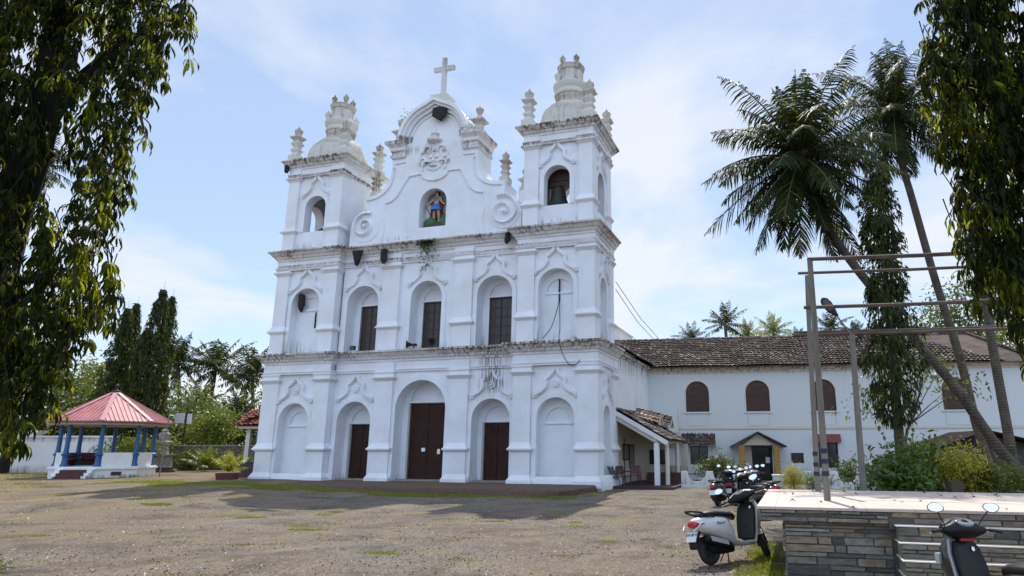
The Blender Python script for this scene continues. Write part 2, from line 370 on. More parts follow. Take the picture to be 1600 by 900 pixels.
for sg in (-1, 1):
    mb = MB()
    for i, (zb, zt, zs, hw) in enumerate(((.1,6.45,3.1,.89),(6.45,12.03,9.1,.87),(12.03,17.2,14.5,.66))):
        c = sg*(7.0,6.96,6.95)[i]; o = (8.9,8.78,8.68)[i]; inn = (5.0,5.1,5.29)[i]
        x0, x1 = min(sg*inn, sg*o), max(sg*inn, sg*o); bot = (.1,6.45,13.13)[i]
        mb.arch_panel(x0, x1, zb, zt, c, hw+.015, bot, zs, YT, .5)
        archband(mb, c, hw, .22, bot if i == 2 else bot+.2, zs, YT-.05, YT+.03)
        if i < 2:                       # blind niche with small tympanum and ledge
            mb.arch_panel(c-hw-.1, c+hw+.1, zb, zs+hw+.1, c, .62, zs-.15, zs-.15, YT+.46, .09)
            mb.box(c-.7, c+.7, YT+.54, YT+.6, zs-.3, zs+.6)
            mb.box(c-.66, c+.66, YT+.40, YT+.55, zs-.27, zs-.22); mb.box(c-.64, c+.64, YT+.43, YT+.55, zs-.22, zs-.16)
            mb.box(min(sg*(inn+.1),sg*(o-.65)), max(sg*(inn+.1),sg*(o-.65)), YT+.62, 3.3, zb, zt)
        else:
            mb.arch_panel(x0+.02, x1-.02, zb, zt, c, hw+.02, bot, zs, YT+.52, .0)
            bk = MB().arch_panel(x0, x1, zb, zt, c, hw, 12.3 if sg > 0 else bot, zs, 2.9, .5); mb.add(bk.v, bk.f)
            mb.box(x0+.05, x1-.05, .3, 3.35, 12.0, 12.35)
            if sg < 0: mb.box(c-hw-.1, c+hw+.1, 3.2, 3.38, 12.3, 15.4)
            mb.box(x0+.03, x1-.03, .2, 3.38, 16.2, 17.2)
        fl = MB().arch_panel(.1, 3.4, zb, zt, 1.7, .62, bot if i < 2 else 13.0, (3.1,9.15,14.55)[i], 0, .5)
        archband(fl, 1.7, .60, .2, bot+.2 if i < 2 else 13.0, (3.1,9.15,14.55)[i], -.05, .03)
        if i < 2: fl.box(.9, 2.5, .45, .55, zb, zt)
        xf(fl, facing(sg, sg*o)); mb.add(fl.v, fl.f)
        xi = sg*inn
        mb.box(min(xi, xi+sg*.35), max(xi, xi+sg*.35), YT+.01, 3.39, zb, zt-.003)
        mb.box(x0, x1, 3.36, 3.4, zb, zt) if i < 2 else None
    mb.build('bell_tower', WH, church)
    # base plinth of the tower bay
    mb = MB(); s = sg*9.0
    mb.sweep([(sg*5.0,YT),(sg*8.9,YT)] if sg > 0 else [(-8.9,YT),(-5.0,YT)], [(-.02,.12),(.14,.12),(.14,.33),(.02,.56),(-.02,.56)])
    q = [(9.0,0),(9.0,3.42)] if sg > 0 else [(-9.0,3.42),(-9.0,0)]
    mb.sweep(q, [(-.2,.0),(.18,.0),(.18,.36),(.04,.6),(-.2,.6)])
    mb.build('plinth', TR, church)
# ---------------- entablatures
def cornice(z, out, path, name='cornice', k=1.0):
    # architrave, frieze and a deep moulded cornice with its tiled top lip at height z
    pr = [(-.06,z-1.02*k),(.07,z-1.02*k),(.07,z-.95*k),(.11,z-.93*k),(.11,z-.88*k),(.03,z-.86*k),(.03,z-.52*k),(.08,z-.50*k),(.10,z-.44*k),(.10,z-.41*k),
          (.17,z-.37*k),(.22,z-.29*k),(.22,z-.25*k),(.27,z-.24*k),(.33,z-.17*k),(.38,z-.08*k),(out-.02,z-.07),(out,z-.055),(out,z+.02),(out-.06,z+.045),(-.06,z+.07)]
    pr = [(o, zz) for o, zz in pr]
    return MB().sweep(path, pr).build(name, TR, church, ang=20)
for z, o, i_, yb in ((6.45,.46,4.97,3.42),(12.0,.46,5.05,3.42)):
    oo = 8.96 if z < 7 else 8.83
    cornice(z, o, [(-oo,yb),(-oo,.02),(-i_,.02),(-i_,YC-.02),(i_,YC-.02),(i_,.02),(oo,.02),(oo,yb)])
for sg in (-1, 1):
    a, b = (-8.73,-5.29) if sg < 0 else (5.29, 8.73)
    cornice(17.27, .42, [(a,3.4),(a,.04),(b,.04),(b,3.4),(a,3.4),(a,3.3)][:5], k=.95)
    MB().box(a-.35, b+.35, -.3, 3.74, 17.2, 17.33).build('tower_roof', TR, church)
# ---------------- hood mouldings
for c, z, y in ((-7.0,4.0,YT),(7.0,4.0,YT),(-3.7,4.03,YC),(3.7,4.03,YC)):
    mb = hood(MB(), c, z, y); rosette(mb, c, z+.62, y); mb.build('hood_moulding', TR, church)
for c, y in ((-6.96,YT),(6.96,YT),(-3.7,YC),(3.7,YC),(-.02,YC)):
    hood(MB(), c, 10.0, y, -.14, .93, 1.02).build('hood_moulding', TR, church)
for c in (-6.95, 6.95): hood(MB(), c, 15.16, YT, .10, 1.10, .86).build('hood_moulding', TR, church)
for z, (ze, zt) in ((4.0,(.1,1.15)),(9.95,(-.14,.93)),(15.15,(.1,1.1))):
    mb = hood(MB(), 1.7, z, 0, ze, zt, .8)
    if z < 5: rosette(mb, 1.7, z+.6, 0)
    xf(mb, facing(1, (8.9,8.78,8.68)[0 if z < 5 else 1 if z < 11 else 2])); mb.build('hood_moulding', TR, church)
# ---------------- doors and windows
for c, hw, h in ((-3.7,.66,2.94),(-.02,.98,3.92),(3.7,.66,2.94)):
    mb = MB(); y = YC+.83
    for k in (-1, 1):
        mb.box(*sorted((c+k*.012, c+k*hw)), y, y+.06, .32, h)
        for j in range(1, 3):
            xx = c + k*hw*j/3; mb.mi = 1; mb.box(xx-.006, xx+.006, y-.004, y, .34, h-.03); mb.mi = 0
    mb.mi = 1; mb.box(c-hw+.02, c+hw-.02, y-.003, y, h*.78, h*.78+.015); mb.mi = 0
    d = mb.build('door', [M['door'], M['doorline']], church)
    f = MB()
    for k in (-1, 1): f.box(*sorted((c+k*hw, c+k*(hw+.09))), YC+.70, YC+.9, .3, h+.04)
    f.build('frame', plain('aged_stone_frame', (.42,.40,.37), .85) if 'aged' not in M else M['aged'], d)
    MB().box(c-hw-.25, c+hw+.25, YC+.1, YC+.9, .2, .33).build('threshold', M.setdefault('step', plain('worn_step_stone', (.26,.22,.19), .9)), d)
for x, z, wd, hh in ((-.22,1.62,.20,.17),(.62,1.5,.15,.24)):
    tag(church_frame(MB().box(x-wd/2, x+wd/2, YC+.815, YC+.822, z, z+hh).build('notice', M['paper'])), 
        'small framed square notice on the maroon main church door' if x < 0 else 'narrow upright paper notice at the edge of the maroon main church door', 'notice')
for c in (-3.7, -.02, 3.7):
    hw = .62 if abs(c) > 1 else .60; mb = MB(); y = YC+.84
    for k in (-1, 1):
        mb.box(*sorted((c+k*.01, c+k*hw)), y, y+.05, 6.6, 9.03)
        for j in range(5):
            for q in range(2):
                a = c + k*(hw*(.08+.46*q)); b = c + k*hw*(.48+.46*q); zz = 6.7+j*.46
                mb.mi = 1; mb.box(*sorted((a, b)), y-.012, y, zz, zz+.38); mb.mi = 0
    wn = mb.build('window', [M['darkwood'], M.setdefault('glassdark', plain('dark_shell_pane', (.03,.018,.016), .35))], church)
    f = MB()
    for k in (-1, 1): f.box(*sorted((c+k*hw, c+k*(hw+.06))), YC+.74, YC+.9, 6.5, 9.04)
    f.build('frame', M['brownwood'], wn)
# ---------------- gable
GC = -.10
def gable_outline():
    R = [(4.93,12.03),(4.93,13.2)]
    R += [(4.0+.9*cos(radians(a)), 13.25+.9*sin(radians(a))) for a in range(5, 96, 15)]
    R += [(4.03,14.2),(4.03,14.93),(3.62,14.93)]
    R += [(3.30,15.02),(3.05,15.16),(2.85,15.36),(2.68,15.66),(2.58,15.98),(2.54,16.35),(2.52,16.95),(2.52,17.75),(1.86,17.75)]
    R += [(1.86*cos(radians(a)), 17.75+1.86*sin(radians(a))) for a in range(10, 81, 10)] + [(0,19.75)]
    return R
R = gable_outline(); Lh = [(-x, z) for x, z in R[:-1]][::-1]
poly = [(x + GC*min(1, max(0,(4.9-abs(x))/2)), z) for x, z in R + Lh]
NICHE = (-.02, .78, 12.85, 14.18)
mb = MB()
n = len(poly)
# front face with the statue niche cut out: split left and right of the niche axis
arc = [(NICHE[0]-NICHE[1]*cos(pi*i/14), NICHE[3]+NICHE[1]*sin(pi*i/14)) for i in range(15)]
right = [p for p in poly[:len(R)]]; left = poly[len(R)-1:]
botR = [(NICHE[0],12.03)]
rp = right + [(NICHE[0], arc[7][1])] + arc[8:] + [(NICHE[0]+NICHE[1], NICHE[2]), (NICHE[0],NICHE[2]), (NICHE[0],12.03)]
lp = left + [(NICHE[0],12.03),(NICHE[0],NICHE[2]),(NICHE[0]-NICHE[1],NICHE[2])] + arc[:7] + [(NICHE[0], arc[7][1])]
YG = .56
for q in (rp, lp): mb.add([(x,YG,z) for x, z in q], [tuple(range(len(q)))])
mb.add([(x,2.15,z) for x, z in poly], [tuple(range(n))])
mb.rings([[(x,YG,z) for x,z in poly],[(x,2.15,z) for x,z in poly]], True, False, False)
ol = [(NICHE[0]-NICHE[1],NICHE[2])] + arc + [(NICHE[0]+NICHE[1],NICHE[2])]
mb.rings([[(x,YG,z) for x,z in ol],[(x,YG+.7,z) for x,z in ol]], True, False, True)
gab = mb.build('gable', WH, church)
def band(mb, P, wd, y0, y1):          # flat moulding along a line in the front plane
    Q = [Vector((x,0,z)) for x, z in P]; RR = []
    for i, p in enumerate(Q):
        t = (Q[min(i+1,len(Q)-1)]-Q[max(i-1,0)]).normalized(); nn = Vector((-t.z,0,t.x))*wd
        a, b = p+nn, p-nn; RR.append([(a.x,y0,a.z),(a.x,y1,a.z),(b.x,y1,b.z),(b.x,y0,b.z)])
    return mb.rings(RR)
mb = MB()
# big curved hood of the gable, three steps
def ogee(r):
    P = [(r*cos(radians(a)), 17.75+r*sin(radians(a))) for a in range(0, 76, 7)]
    P += [(r*.20, 17.75+r*.985+.03), (r*.10, 17.75+r*1.01+.09), (0, 17.75+r+.2)]
    return [(x+GC, z) for x, z in P] + [(-x+GC, z) for x, z in P[:-1]][::-1]
for r, y, wd in ((1.98,.10,.09),(1.85,.24,.10),(1.68,.40,.09),(1.45,.50,.04)):
    band(mb, ogee(r), wd, y, 2.2 if r > 1.9 else .6)
shp = [(-.1,16.92),(.07,16.92),(.10,17.0),(.10,17.08),(.04,17.1),(.04,17.26),(.09,17.3),(.14,17.42),(.14,17.48),(.22,17.58),(.33,17.66),(.34,17.74),(.34,17.83),(-.1,17.86)]
mb.sweep([(1.72+GC,.5),(2.5+GC,.5),(2.5+GC,2.2)], shp); mb.sweep([(-2.5+GC,2.2),(-2.5+GC,.5),(-1.72+GC,.5)], shp)
for sg in (-1, 1):
    # line mouldings following the shoulders, then the volutes
    cu = [(sg*x+GC, z) for x, z in ((3.95,14.72),(3.55,14.76),(3.22,14.84),(2.92,15.0),(2.68,15.22),(2.5,15.52),(2.4,15.9),(2.36,16.4),(2.36,16.62),(1.7,16.66))]
    band(mb, cu[:8], .05, YG-.05, YG+.02); band(mb, cu[:8], .025, YG-.08, YG+.02); band(mb, cu[8:], .025, YG-.07, YG+.02)
    sp = []
    for i in range(34):
        a = radians(115) - i*radians(17); r = .80 - i*.0205
        sp.append((sg*(4.0) + sg*r*cos(a), 13.25 + r*sin(a)))
    RR = []
    Q = [Vector((x,0,z)) for x, z in sp]
    for i, p in enumerate(Q):
        t = (Q[min(i+1,len(Q)-1)]-Q[max(i-1,0)]).normalized(); nn = Vector((-t.z,0,t.x)); wd = .085-.0010*i; d = .24-.001*i
        a, b = p+nn*wd, p-nn*wd; RR.append([(a.x,YG+.02,a.z),(a.x,YG-d,a.z),(b.x,YG-d*.15,b.z),(b.x,YG+.02,b.z)])
    mb.rings(RR)
    mb.lathe((sg*4.0,YG,13.25), [(.88,-.02),(.88,.03),(.84,.032)], 28, axis=(0,-1,0))
    mb.lathe((sg*4.0,YG,13.25), [(.10,-.02),(.10,.2),(.06,.23),(.01,.24)], 12, axis=(0,-1,0))
    band(mb, [(sg*3.1,12.2),(sg*2.9,12.6),(sg*2.82,13.1),(sg*2.95,13.6)], .03, YG-.03, YG+.02)
mid = [(x+GC+.1, z) for x, z in ((-2.85,14.42),(-2.5,14.5),(-2.2,14.72),(-1.95,15.15),(-1.52,15.8),(-.8,15.86),(-.66,15.62),(-.4,15.47),(0,15.4),(.4,15.47),(.66,15.62),(.8,15.86),(1.5,15.84),(1.9,15.15),(2.15,14.72),(2.45,14.5),(2.8,14.4))]
band(mb, mid, .055, YG-.05, YG+.02); band(mb, mid, .028, YG-.085, YG+.02)
band(mb, [(-2.88,14.42),(-2.88,14.0)], .03, YG-.03, YG+.02); band(mb, [(2.85,14.4),(2.85,14.0)], .03, YG-.03, YG+.02)
mb.box(-4.9, 4.9, YG-.06, YG+.1, 12.0, 12.28)
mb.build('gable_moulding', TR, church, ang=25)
# relief coat of arms with crown shelf
mb = MB()
cz = 16.55
mb.lathe((GC,YG+.02,cz), [(.62,0),(.62,.05),(.56,.09),(.5,.09),(.47,.05)], 24, axis=(0,-1,0), sy=1)
for sg in (-1, 1):
    for (dx, dz, r) in ((.62,.32,.2),(.66,-.05,.22),(.52,-.38,.18),(.4,.62,.17)):
        P = [(GC+sg*(dx+r*cos(a)), cz+dz+r*sin(a)) for a in [radians(-60+sg*0+k*30) for k in range(10)]]
        band(mb, P, .045, YG-.09, YG+.02)
mb.box(GC-.28, GC+.28, YG-.13, YG, cz+.12, cz+.22); mb.box(GC-.06, GC+.06, YG-.13, YG, cz-.05, cz+.36)
mb.lathe((GC,YG-.03,cz-.36), [(.24,0),(.22,.1),(.12,.28),(.09,.42),(.02,.44)], 10)
mb.lathe((GC,YG,cz+.98), [(.30,0),(.42,.05),(.44,.17),(.40,.2),(.22,.24),(.2,.34),(.24,.5),(.14,.56),(.05,.6),(.04,.82),(.01,.84)], 16)
mb.build('coat_of_arms', TR, church)
# ---------------- cross
mb = MB()
mb.sq((GC+.0,1.1,19.55), [(.34,0),(.32,.25),(.30,.55),(.48,.82),(.50,.9),(.26,.94),(.2,1.0)])
mb.lathe((GC+.0,1.1,20.45), [(.22,0),(.26,.08),(.24,.2),(.15,.32),(.11,.34)], 14)
cr_ = mb.build('cross_base', M['urn'], church)
mb = MB(); mb.box(GC-.115, GC+.115, 1.0, 1.2, 20.72, 22.9); mb.box(GC-.62, GC-.113, 1.004, 1.196, 22.12, 22.36); mb.box(GC+.113, GC+.62, 1.004, 1.196, 22.12, 22.36)
mb.build('cross', M.setdefault('greystone', plaster('grey_weathered_stone', (.56,.56,.55), bands=((22.9,1.0,1),), grime_bounce=4, dirt=(.25,.24,.22), black=.2)), church)
# ---------------- pinnacles, urns, domes
def bud(mb, c, r, z, h):              # fluted bud with point
    mb.lathe((c[0],c[1],z), [(r*.5,0),(r*.55,h*.05),(r*.78,h*.25),(r*.98,h*.50),(r*.96,h*.62),(r*.60,h*.66),(r*.50,h*.72),(r*.40,h*.80),(r*.16,h*.92),(r*.02,h*1.08)], 16, lobes=8, amp=.14); return mb
def pinnacle(x, y, z, k=1.0):
    mb = MB(); c = (x,y,z)
    mb.sq(c, [(a_*k, b_*k) for a_, b_ in ((.31,0),(.30,.40),(.19,.50),(.17,.62),(.245,.72),(.245,.78),(.165,.86),(.165,.98),(.255,1.10),(.255,1.16),(.175,1.24),(.175,1.34),(.315,1.48),(.315,1.54),(.14,1.59))])
    bud(mb, c, .21*k, z+1.56*k, .66*k); return mb.build('pinnacle', M['urn'], church, ang=40)
for sg in (-1, 1):
    for x in (8.6, 5.42):
        for y in (.1, 3.25): pinnacle(sg*x, y, 17.3)
    x = sg*7.08; dc = (x, 1.75, 17.3)
    dm = MB().lathe(dc, [(1.62,0),(1.66,.2),(1.68,.55),(1.62,.9),(1.45,1.3),(1.15,1.62),(.88,1.82),(.84,1.9)], 64, lobes=8, amp=-.06, rot=pi/8).build('dome', M['dome'], church, ang=60)
    lt = MB(); lt.lathe(dc, [(.80,1.8),(.78,2.25),(.86,2.32),(.88,2.42),(.80,2.46),(.79,2.62),(.92,2.76),(.95,2.92),(.9,2.97),(.62,3.0),(.60,3.75),(.68,3.82),(.70,3.96),(.74,4.02),(.6,4.06),(.02,4.12)], 16)
    for k in range(8):
        a = pi/8 + k*pi/4; r = .595
        lt.obox((x+r*cos(a), 1.75+r*sin(a), 20.65), ((-sin(a),cos(a),0),(cos(a),sin(a),0),(0,0,1)), (.10,.045,.36))
    lt.build('lantern', M['urn'], dm)
    for k in range(4):
        a = pi/4 + k*pi/2 + .1
        for r, z, kk in ((.80,20.22,.165),(.52,21.32,.15)):
            u_ = MB(); u_.lathe((x+r*cos(a),1.75+r*sin(a),z), [(.12,0),(.08,.1),(.07,.16)], 8); bud(u_, (x+r*cos(a),1.75+r*sin(a)), kk, z+.12, .56); u_.build('urn', M['urn'], dm)
# urns on the gable shoulders and by the volutes
def urn(x, y, z, k=1.0):
    mb = MB(); mb.sq((x,y,z), [(.30*k,0),(.29*k,.3*k),(.2*k,.34*k),(.18*k,.62*k),(.38*k,.8*k),(.38*k,.86*k),(.22*k,.98*k)])
    mb.lathe((x,y,z+.95*k), [(.2*k,0),(.1*k,.22*k),(.1*k,.32*k)], 10); bud(mb, (x,y), .2*k, z+1.2*k, .55*k); return mb.build('urn', M['urn'], church)
urn(2.32+GC,1.0,17.83); urn(-2.42+GC,1.0,17.83)
for sg in (-1, 1):
    pinnacle(sg*3.82, 1.0, 14.9, .82)
    mb = MB(); mb.box(sg*4.6-.3, sg*4.6+.3, 1.6, 2.2, 12.0, 14.75); mb.box(*sorted((sg*3.9,sg*5.2)), 1.7, 2.1, 12.0, 14.2); mb.build('parapet', WH, church)
    urn(sg*4.55, 1.9, 14.7, .8)
# ---------------- bells
for sg, bx, by, bz, k in ((1,6.72,1.05,13.32,1.0),(-1,-7.25,1.1,13.0,.55)):
    mb = MB(); mb.lathe((bx,by,bz), [(.56*k,0),(.58*k,.06*k),(.48*k,.22*k),(.38*k,.5*k),(.34*k,.8*k),(.3*k,.98*k),(.16*k,1.06*k),(.06*k,1.07*k),(.06*k,1.25*k)], 24)
    b = mb.build('bell', M['bronze'], church)
    if sg > 0:
        y = MB(); y.box(5.7, 8.2, .93, 1.17, 14.42, 14.68); y.box(6.1, 7.4, .88, 1.22, 14.68, 15.0); y.box(6.0, 7.6, .85, 1.25, 15.0, 15.75); y.box(6.02, 6.2, .95, 1.15, 12.9, 14.42); y.box(6.62,6.82,.97,1.13,14.3,14.42); y.build('yoke_dark_fill', M['darkwood'], b)  # headstock beam, with dark blocks above added to darken the belfry arch
        g = MB()
        for j in range(24): g.box(8.3, 8.36, 1.05, 2.35, 13.05+j*.09, 13.10+j*.09)
        for j in range(9): g.box(8.31, 8.35, 1.1+j*.15, 1.13+j*.15, 13.0, 15.15)
        g.build('belfry_grille', M['iron'], church)
# ---------------- nave behind the facade with its tiled aisle roof
mb = MB(); mb.box(-8.8, 8.8, 3.38, 24, 0, 6.62); mb.box(-5, 5, 3.41, 24, 6.6, 10.6)
mb.prism([(-5.2,10.5),(5.2,10.5),(0,11.9)], 3.42, 24)
mb.box(8.78, 8.86, 3.42, 12, 6.30, 6.42); mb.box(8.78, 9.02, 3.42, 12, 6.42, 6.56)
mb.build('nave_wall', M['nave'] if 'nave' in M else M.setdefault('nave', plaster('nave_plaster', (.78,.79,.78), bands=((6.6,1.2,.1),(0,.1,.9)), grime_bounce=1)), church)
# brown terrace before the doors
# =================================================================== ground, terrace
def ground_mat():
    t = NT('dusty_gravel'); o = t.co(); x, y, z = t.xyz(o)
    big = t.noise(o, .16, 5, .62); mid = t.noise(o, .9, 6, .65); fine = t.noise(o, 22, 5, .7)
    peb = t.vor(o, 46, 'F1', 'Color'); pebd = t.vor(o, 46); peb2 = t.vor(o, 11, 'F1', 'Color'); pd2 = t.vor(o, 11)
    c = t.mix(t.ramp(mid, (.38,0),(.62,1)), (.120,.104,.092), (.240,.204,.172))
    c = t.mix(t.ramp(t.noise(o, .35, 5, .6), (.45,0),(.62,1)), c, t.mix(.55, c, (.235,.165,.105)))
    pc = t.ramp(t.xyz(peb)[0], (0,(.035,.031,.028)),(.35,(.11,.094,.08)),(.75,(.23,.195,.165)),(1,(.42,.38,.33)))
    c = t.mix(t.ramp(t.xyz(peb)[1], (.30,.25),(.8,.95)), c, pc)
    pc2 = t.ramp(t.xyz(peb2)[0], (0,(.05,.045,.04)),(.6,(.16,.14,.11)),(1,(.36,.32,.25)))
    m2 = t.math('MULTIPLY', t.ramp(pd2, (.18,1),(.26,0)), t.ramp(t.xyz(peb2)[1], (.70,0),(.73,1)))
    c = t.mix(t.math('MULTIPLY', m2, .8), c, pc2)
    # grass comes in where the yard is little walked: along its left and far left, and thin everywhere
    left = t.ramp(t.math('DIVIDE', t.math('SUBTRACT', t.math('MULTIPLY', x, -1), 6.0), 30.0, True), (0,0),(1,1))
    brn = t.math('MULTIPLY', t.math('ADD', left, .12), t.ramp(t.noise(t.map(o,(1,1,1),loc=(3,8,0)), .28, 5, .62), (.36,0),(.56,1)), True); c = t.mix(t.math('MULTIPLY', brn, 1.1, True), c, t.mix(fine, (.15,.095,.055), (.25,.165,.095)))
    gm = t.math('ADD', t.math('MULTIPLY', left, .24), t.math('SUBTRACT', t.noise(o, .45, 6, .65), .52))
    gm = t.ramp(t.math('ADD', gm, t.math('MULTIPLY', t.math('SUBTRACT', fine, .5), .5)), (.02,0),(.16,1))
    gc = t.mix(t.noise(o, 1.1, 4), (.24,.185,.095), (.16,.15,.05))
    c = t.mix(t.math('MULTIPLY', gm, .62), c, gc)
    # wheel tracks worn across the yard towards the porch, and trodden bare earth
    tr_ = t.math('ADD', t.math('MULTIPLY', x, .80), t.math('MULTIPLY', y, -.60)); wob = t.math('MULTIPLY', t.noise(o, .12, 2), 3.2)
    trk = t.math('PINGPONG', t.math('ADD', tr_, wob), 2.6); tm = t.math('MULTIPLY', t.ramp(trk, (.02,1),(.30,0)), t.ramp(t.noise(o, .3, 4, .6), (.42,0),(.58,1)))
    c = t.mix(t.math('MULTIPLY', tm, .8), c, (.24,.20,.16))
    dk = t.math('MULTIPLY', t.ramp(t.noise(t.map(o,(1,1,1),loc=(9,4,0)), .55, 6, .7), (.50,0),(.64,1)), .75); c = t.mix(dk, c, t.mix(peb2, (.060,.052,.046), (.11,.092,.075)))
    h = t.math('ADD', t.math('MULTIPLY', t.math('SUBTRACT', 1, pebd), .5), t.math('MULTIPLY', fine, .5))
    h = t.math('ADD', h, t.math('MULTIPLY', m2, .5))
    t.bump(t.math('ADD', h, t.math('MULTIPLY', mid, 1.2)), .9, .035)
    return t.done(c, .95, 0, .15)
M['ground'] = ground_mat()
def ground_sheet():
    xs = sorted(set([-3000,-1200,-500,-250,-150,-100,-80] + list(np.arange(-70, 50, 1.0)) + [60,80,110,160,260,500,1200,3000]))
    ys = sorted(set([-300,-100,-40,-20,-10] + list(np.arange(-6, 75, 1.0)) + [80,95,120,160,250,500,1200,3000]))
    vs = [(x, y, gz(x,y) + (.018*(sin(x*1.3+y*.7)+sin(y*1.9-x*.8)) if 8 < y < 30 and -25 < x < 3 else 0)) for y in ys for x in xs]; nx = len(xs)
    fs = [(j*nx+i, j*nx+i+1, (j+1)*nx+i+1, (j+1)*nx+i) for j in range(len(ys)-1) for i in range(nx-1)]
    return MB().add(vs, fs)
tag(ground_sheet().build('ground', M['ground'], fixn=False), kind='structure')
def terrace():
    t = NT('red_earth_terrace'); o = t.co()
    c = t.mix(t.noise(o, 1.2, 6, .65), (.11,.073,.055), (.17,.115,.085)); c = t.mix(t.ramp(t.noise(o, 5, 5, .7), (.5,0),(.75,1)), c, (.06,.05,.035))
    t.bump(t.noise(o, 14, 5), .5, .02); m = t.done(c, .95, 0, .15)
    pts = [(-13,.6),(-12.5,-2.6),(-10,-3.5),(-6,-3.75),(-2,-3.7),(2,-3.72),(5,-3.85),(7.6,-3.95),(8.5,-3.7),(8.85,-2.9),(8.95,-1.2),(9.0,1.2),(9.0,4),(-13,4)]
    mb = MB(); R = []
    for k, z in ((1.0,-.1),(1.0,.20),(.992,.25),(.985,.262)):
        R.append([(x*k + random.uniform(-.02,.02), y*k if y < 0 else y, z) for x, y in pts])
    mb.rings(R); return tag(church_frame(mb.build('terrace', m)), kind='structure')
terrace()
# ------------------------------------------------------------------ scatter helpers
def soup(name, V, F, mat, parent=None, smooth=False):   # V (n,k,3) quads/tris soup from numpy
    n, k = V.shape[:2]; me = bpy.data.meshes.new(name)
    me.vertices.add(n*k); me.vertices.foreach_set('co', V.reshape(-1).astype(np.float32))
    F = np.asarray(F); nf, fk = F.shape
    idx = (np.arange(n)[:,None,None]*k + F[None]).reshape(-1)
    me.loops.add(len(idx)); me.loops.foreach_set('vertex_index', idx.astype(np.int32))
    me.polygons.add(n*nf); me.polygons.foreach_set('loop_start', (np.arange(n*nf)*fk).astype(np.int32))
    me.polygons.foreach_set('loop_total', np.full(n*nf, fk, np.int32)); me.materials.append(mat); me.update(calc_edges=True); me.validate()
    if smooth: me.shade_smooth()
    o = bpy.data.objects.new(name, me); C.objects.link(o)
    if parent: o.parent = parent
    return o
def unit(a): return a/np.maximum(1e-9, np.linalg.norm(a, axis=-1, keepdims=True))
def leaf_geo(P, D, Nn, L, W, curl=.15, segs=2):
    """leaf blades: base P, direction D, normal Nn, length L, width W -> (n,k,3), faces"""
    n = len(P); D = unit(D); S = unit(np.cross(D, Nn)); Nn = np.cross(S, D); L = np.broadcast_to(L, (n,))[:,None]; W = np.broadcast_to(W, (n,))[:,None]
    g = np.array([0,0,-1.0])[None]
    mid = P + D*L*.42 + Nn*L*curl*.35; tip = P + D*L*.92 - Nn*L*curl + g*L*curl*.3
    if segs == 1:
        V = np.stack([P, mid+S*W*.5, tip, mid-S*W*.5], 1); return V, [(0,1,2,3)]
    q = P + D*L*.15 + Nn*L*curl*.2; r = P + D*L*.72 + Nn*L*curl*.05
    V = np.stack([P, q+S*W*.36, mid+S*W*.5-Nn*W*.12, r+S*W*.36, tip, r-S*W*.36, mid-S*W*.5-Nn*W*.12, q-S*W*.36, mid+Nn*W*.1], 1)
    return V, [(0,1,2,8),(8,2,3,4),(8,4,5,6),(0,8,6,7)]
def rnd_dirs(n, zlo=-1, zhi=1):
    a = RNG.uniform(0, 2*pi, n); z = RNG.uniform(zlo, zhi, n); r = np.sqrt(1-z*z); return np.stack([r*np.cos(a), r*np.sin(a), z], 1)
M['grass'] = leafmat('short_grass', (.14,.20,.02), (.23,.27,.035), (.33,.28,.08), trans=.5, thr=.7)
M['drygrass'] = leafmat('dry_grass', (.22,.18,.06), (.30,.25,.09), (.14,.15,.04), trans=.3, thr=.75)
def grass(name, patches, mat):
    Vs = []
    for (x, y, rx, ry, n, h) in patches:
        a = RNG.uniform(0, 2*pi, n); r = RNG.uniform(0, 1, n)**.7*(1+.25*np.sin(3*a+x)+.15*np.sin(7*a+y)); px = x + rx*r*np.cos(a); py = y + ry*r*np.sin(a)
        pz = np.array([gz(i, j) for i, j in zip(px, py)]) - .01
        P = np.stack([px, py, pz], 1); D = rnd_dirs(n, .35, 1.0)
        hh = h*RNG.uniform(.4, 1.2, n); V, F = leaf_geo(P, D, rnd_dirs(n), hh, hh*.14+.004, .25, 1); Vs.append(V)
    o = soup(name, np.concatenate(Vs), F, mat); return tag(o, kind='stuff')
def lp(s, d): return L2W(s, d)
gp = []
for s in np.arange(-11.5, 9.4, .55):
    k = 1 if s < 5 else .7
    x, y = lp(s, -4.35 + .35*sin(s*1.7)); gp.append((x, y, .55, .5*k + .25*abs(sin(s)), 650, .10))
    if s < 4: x, y = lp(s+.2, -5.1+.3*sin(s*2.3)); gp.append((x, y, .6, .55, int(420*(1.1+sin(s*1.1))), .09))
    if s < -2: x, y = lp(s+.1, -6.0+.4*sin(s*1.9)); gp.append((x, y, .6, .5, int(230*(1+sin(s*1.4))), .08))
for s, d, r in ((9.4,-2.4,.6),(9.5,-1,.5),(9.6,.3,.4)): x, y = lp(s, d); gp.append((x, y, .45, r, 420, .09))
gp += [(2.75,10.6,.22,.75,2600,.09),(2.95,11.8,.28,.6,1500,.09),(3.3,13.0,.3,.8,900,.09),(2.35,10.3,.25,.3,500,.06)]
for x, y, n in ((-1.95,9.6,160),(.95,8.9,120),(-3.6,12.2,140),(-6.2,15.5,260),(-2.3,17.2,160),(-8.6,18.0,420),(-4.6,18.8,300),(-13,21,500)): gp.append((x, y, .42, .18, n*4, .065))
rr = random.Random(12)
for i in range(26):
    y = rr.uniform(11, 27); x = y*rr.uniform(-.85, .12); gp.append((x, y, rr.uniform(.15,.55), rr.uniform(.08,.28), rr.randint(60,420), .055))
grass('grass', gp, M['grass'])
dp = []
for i in range(34):
    x = random.uniform(-34, -13); y = random.uniform(22, 33); dp.append((x, y, random.uniform(.6,1.8), random.uniform(.4,1.0), 260, .09))
rr = random.Random(5)
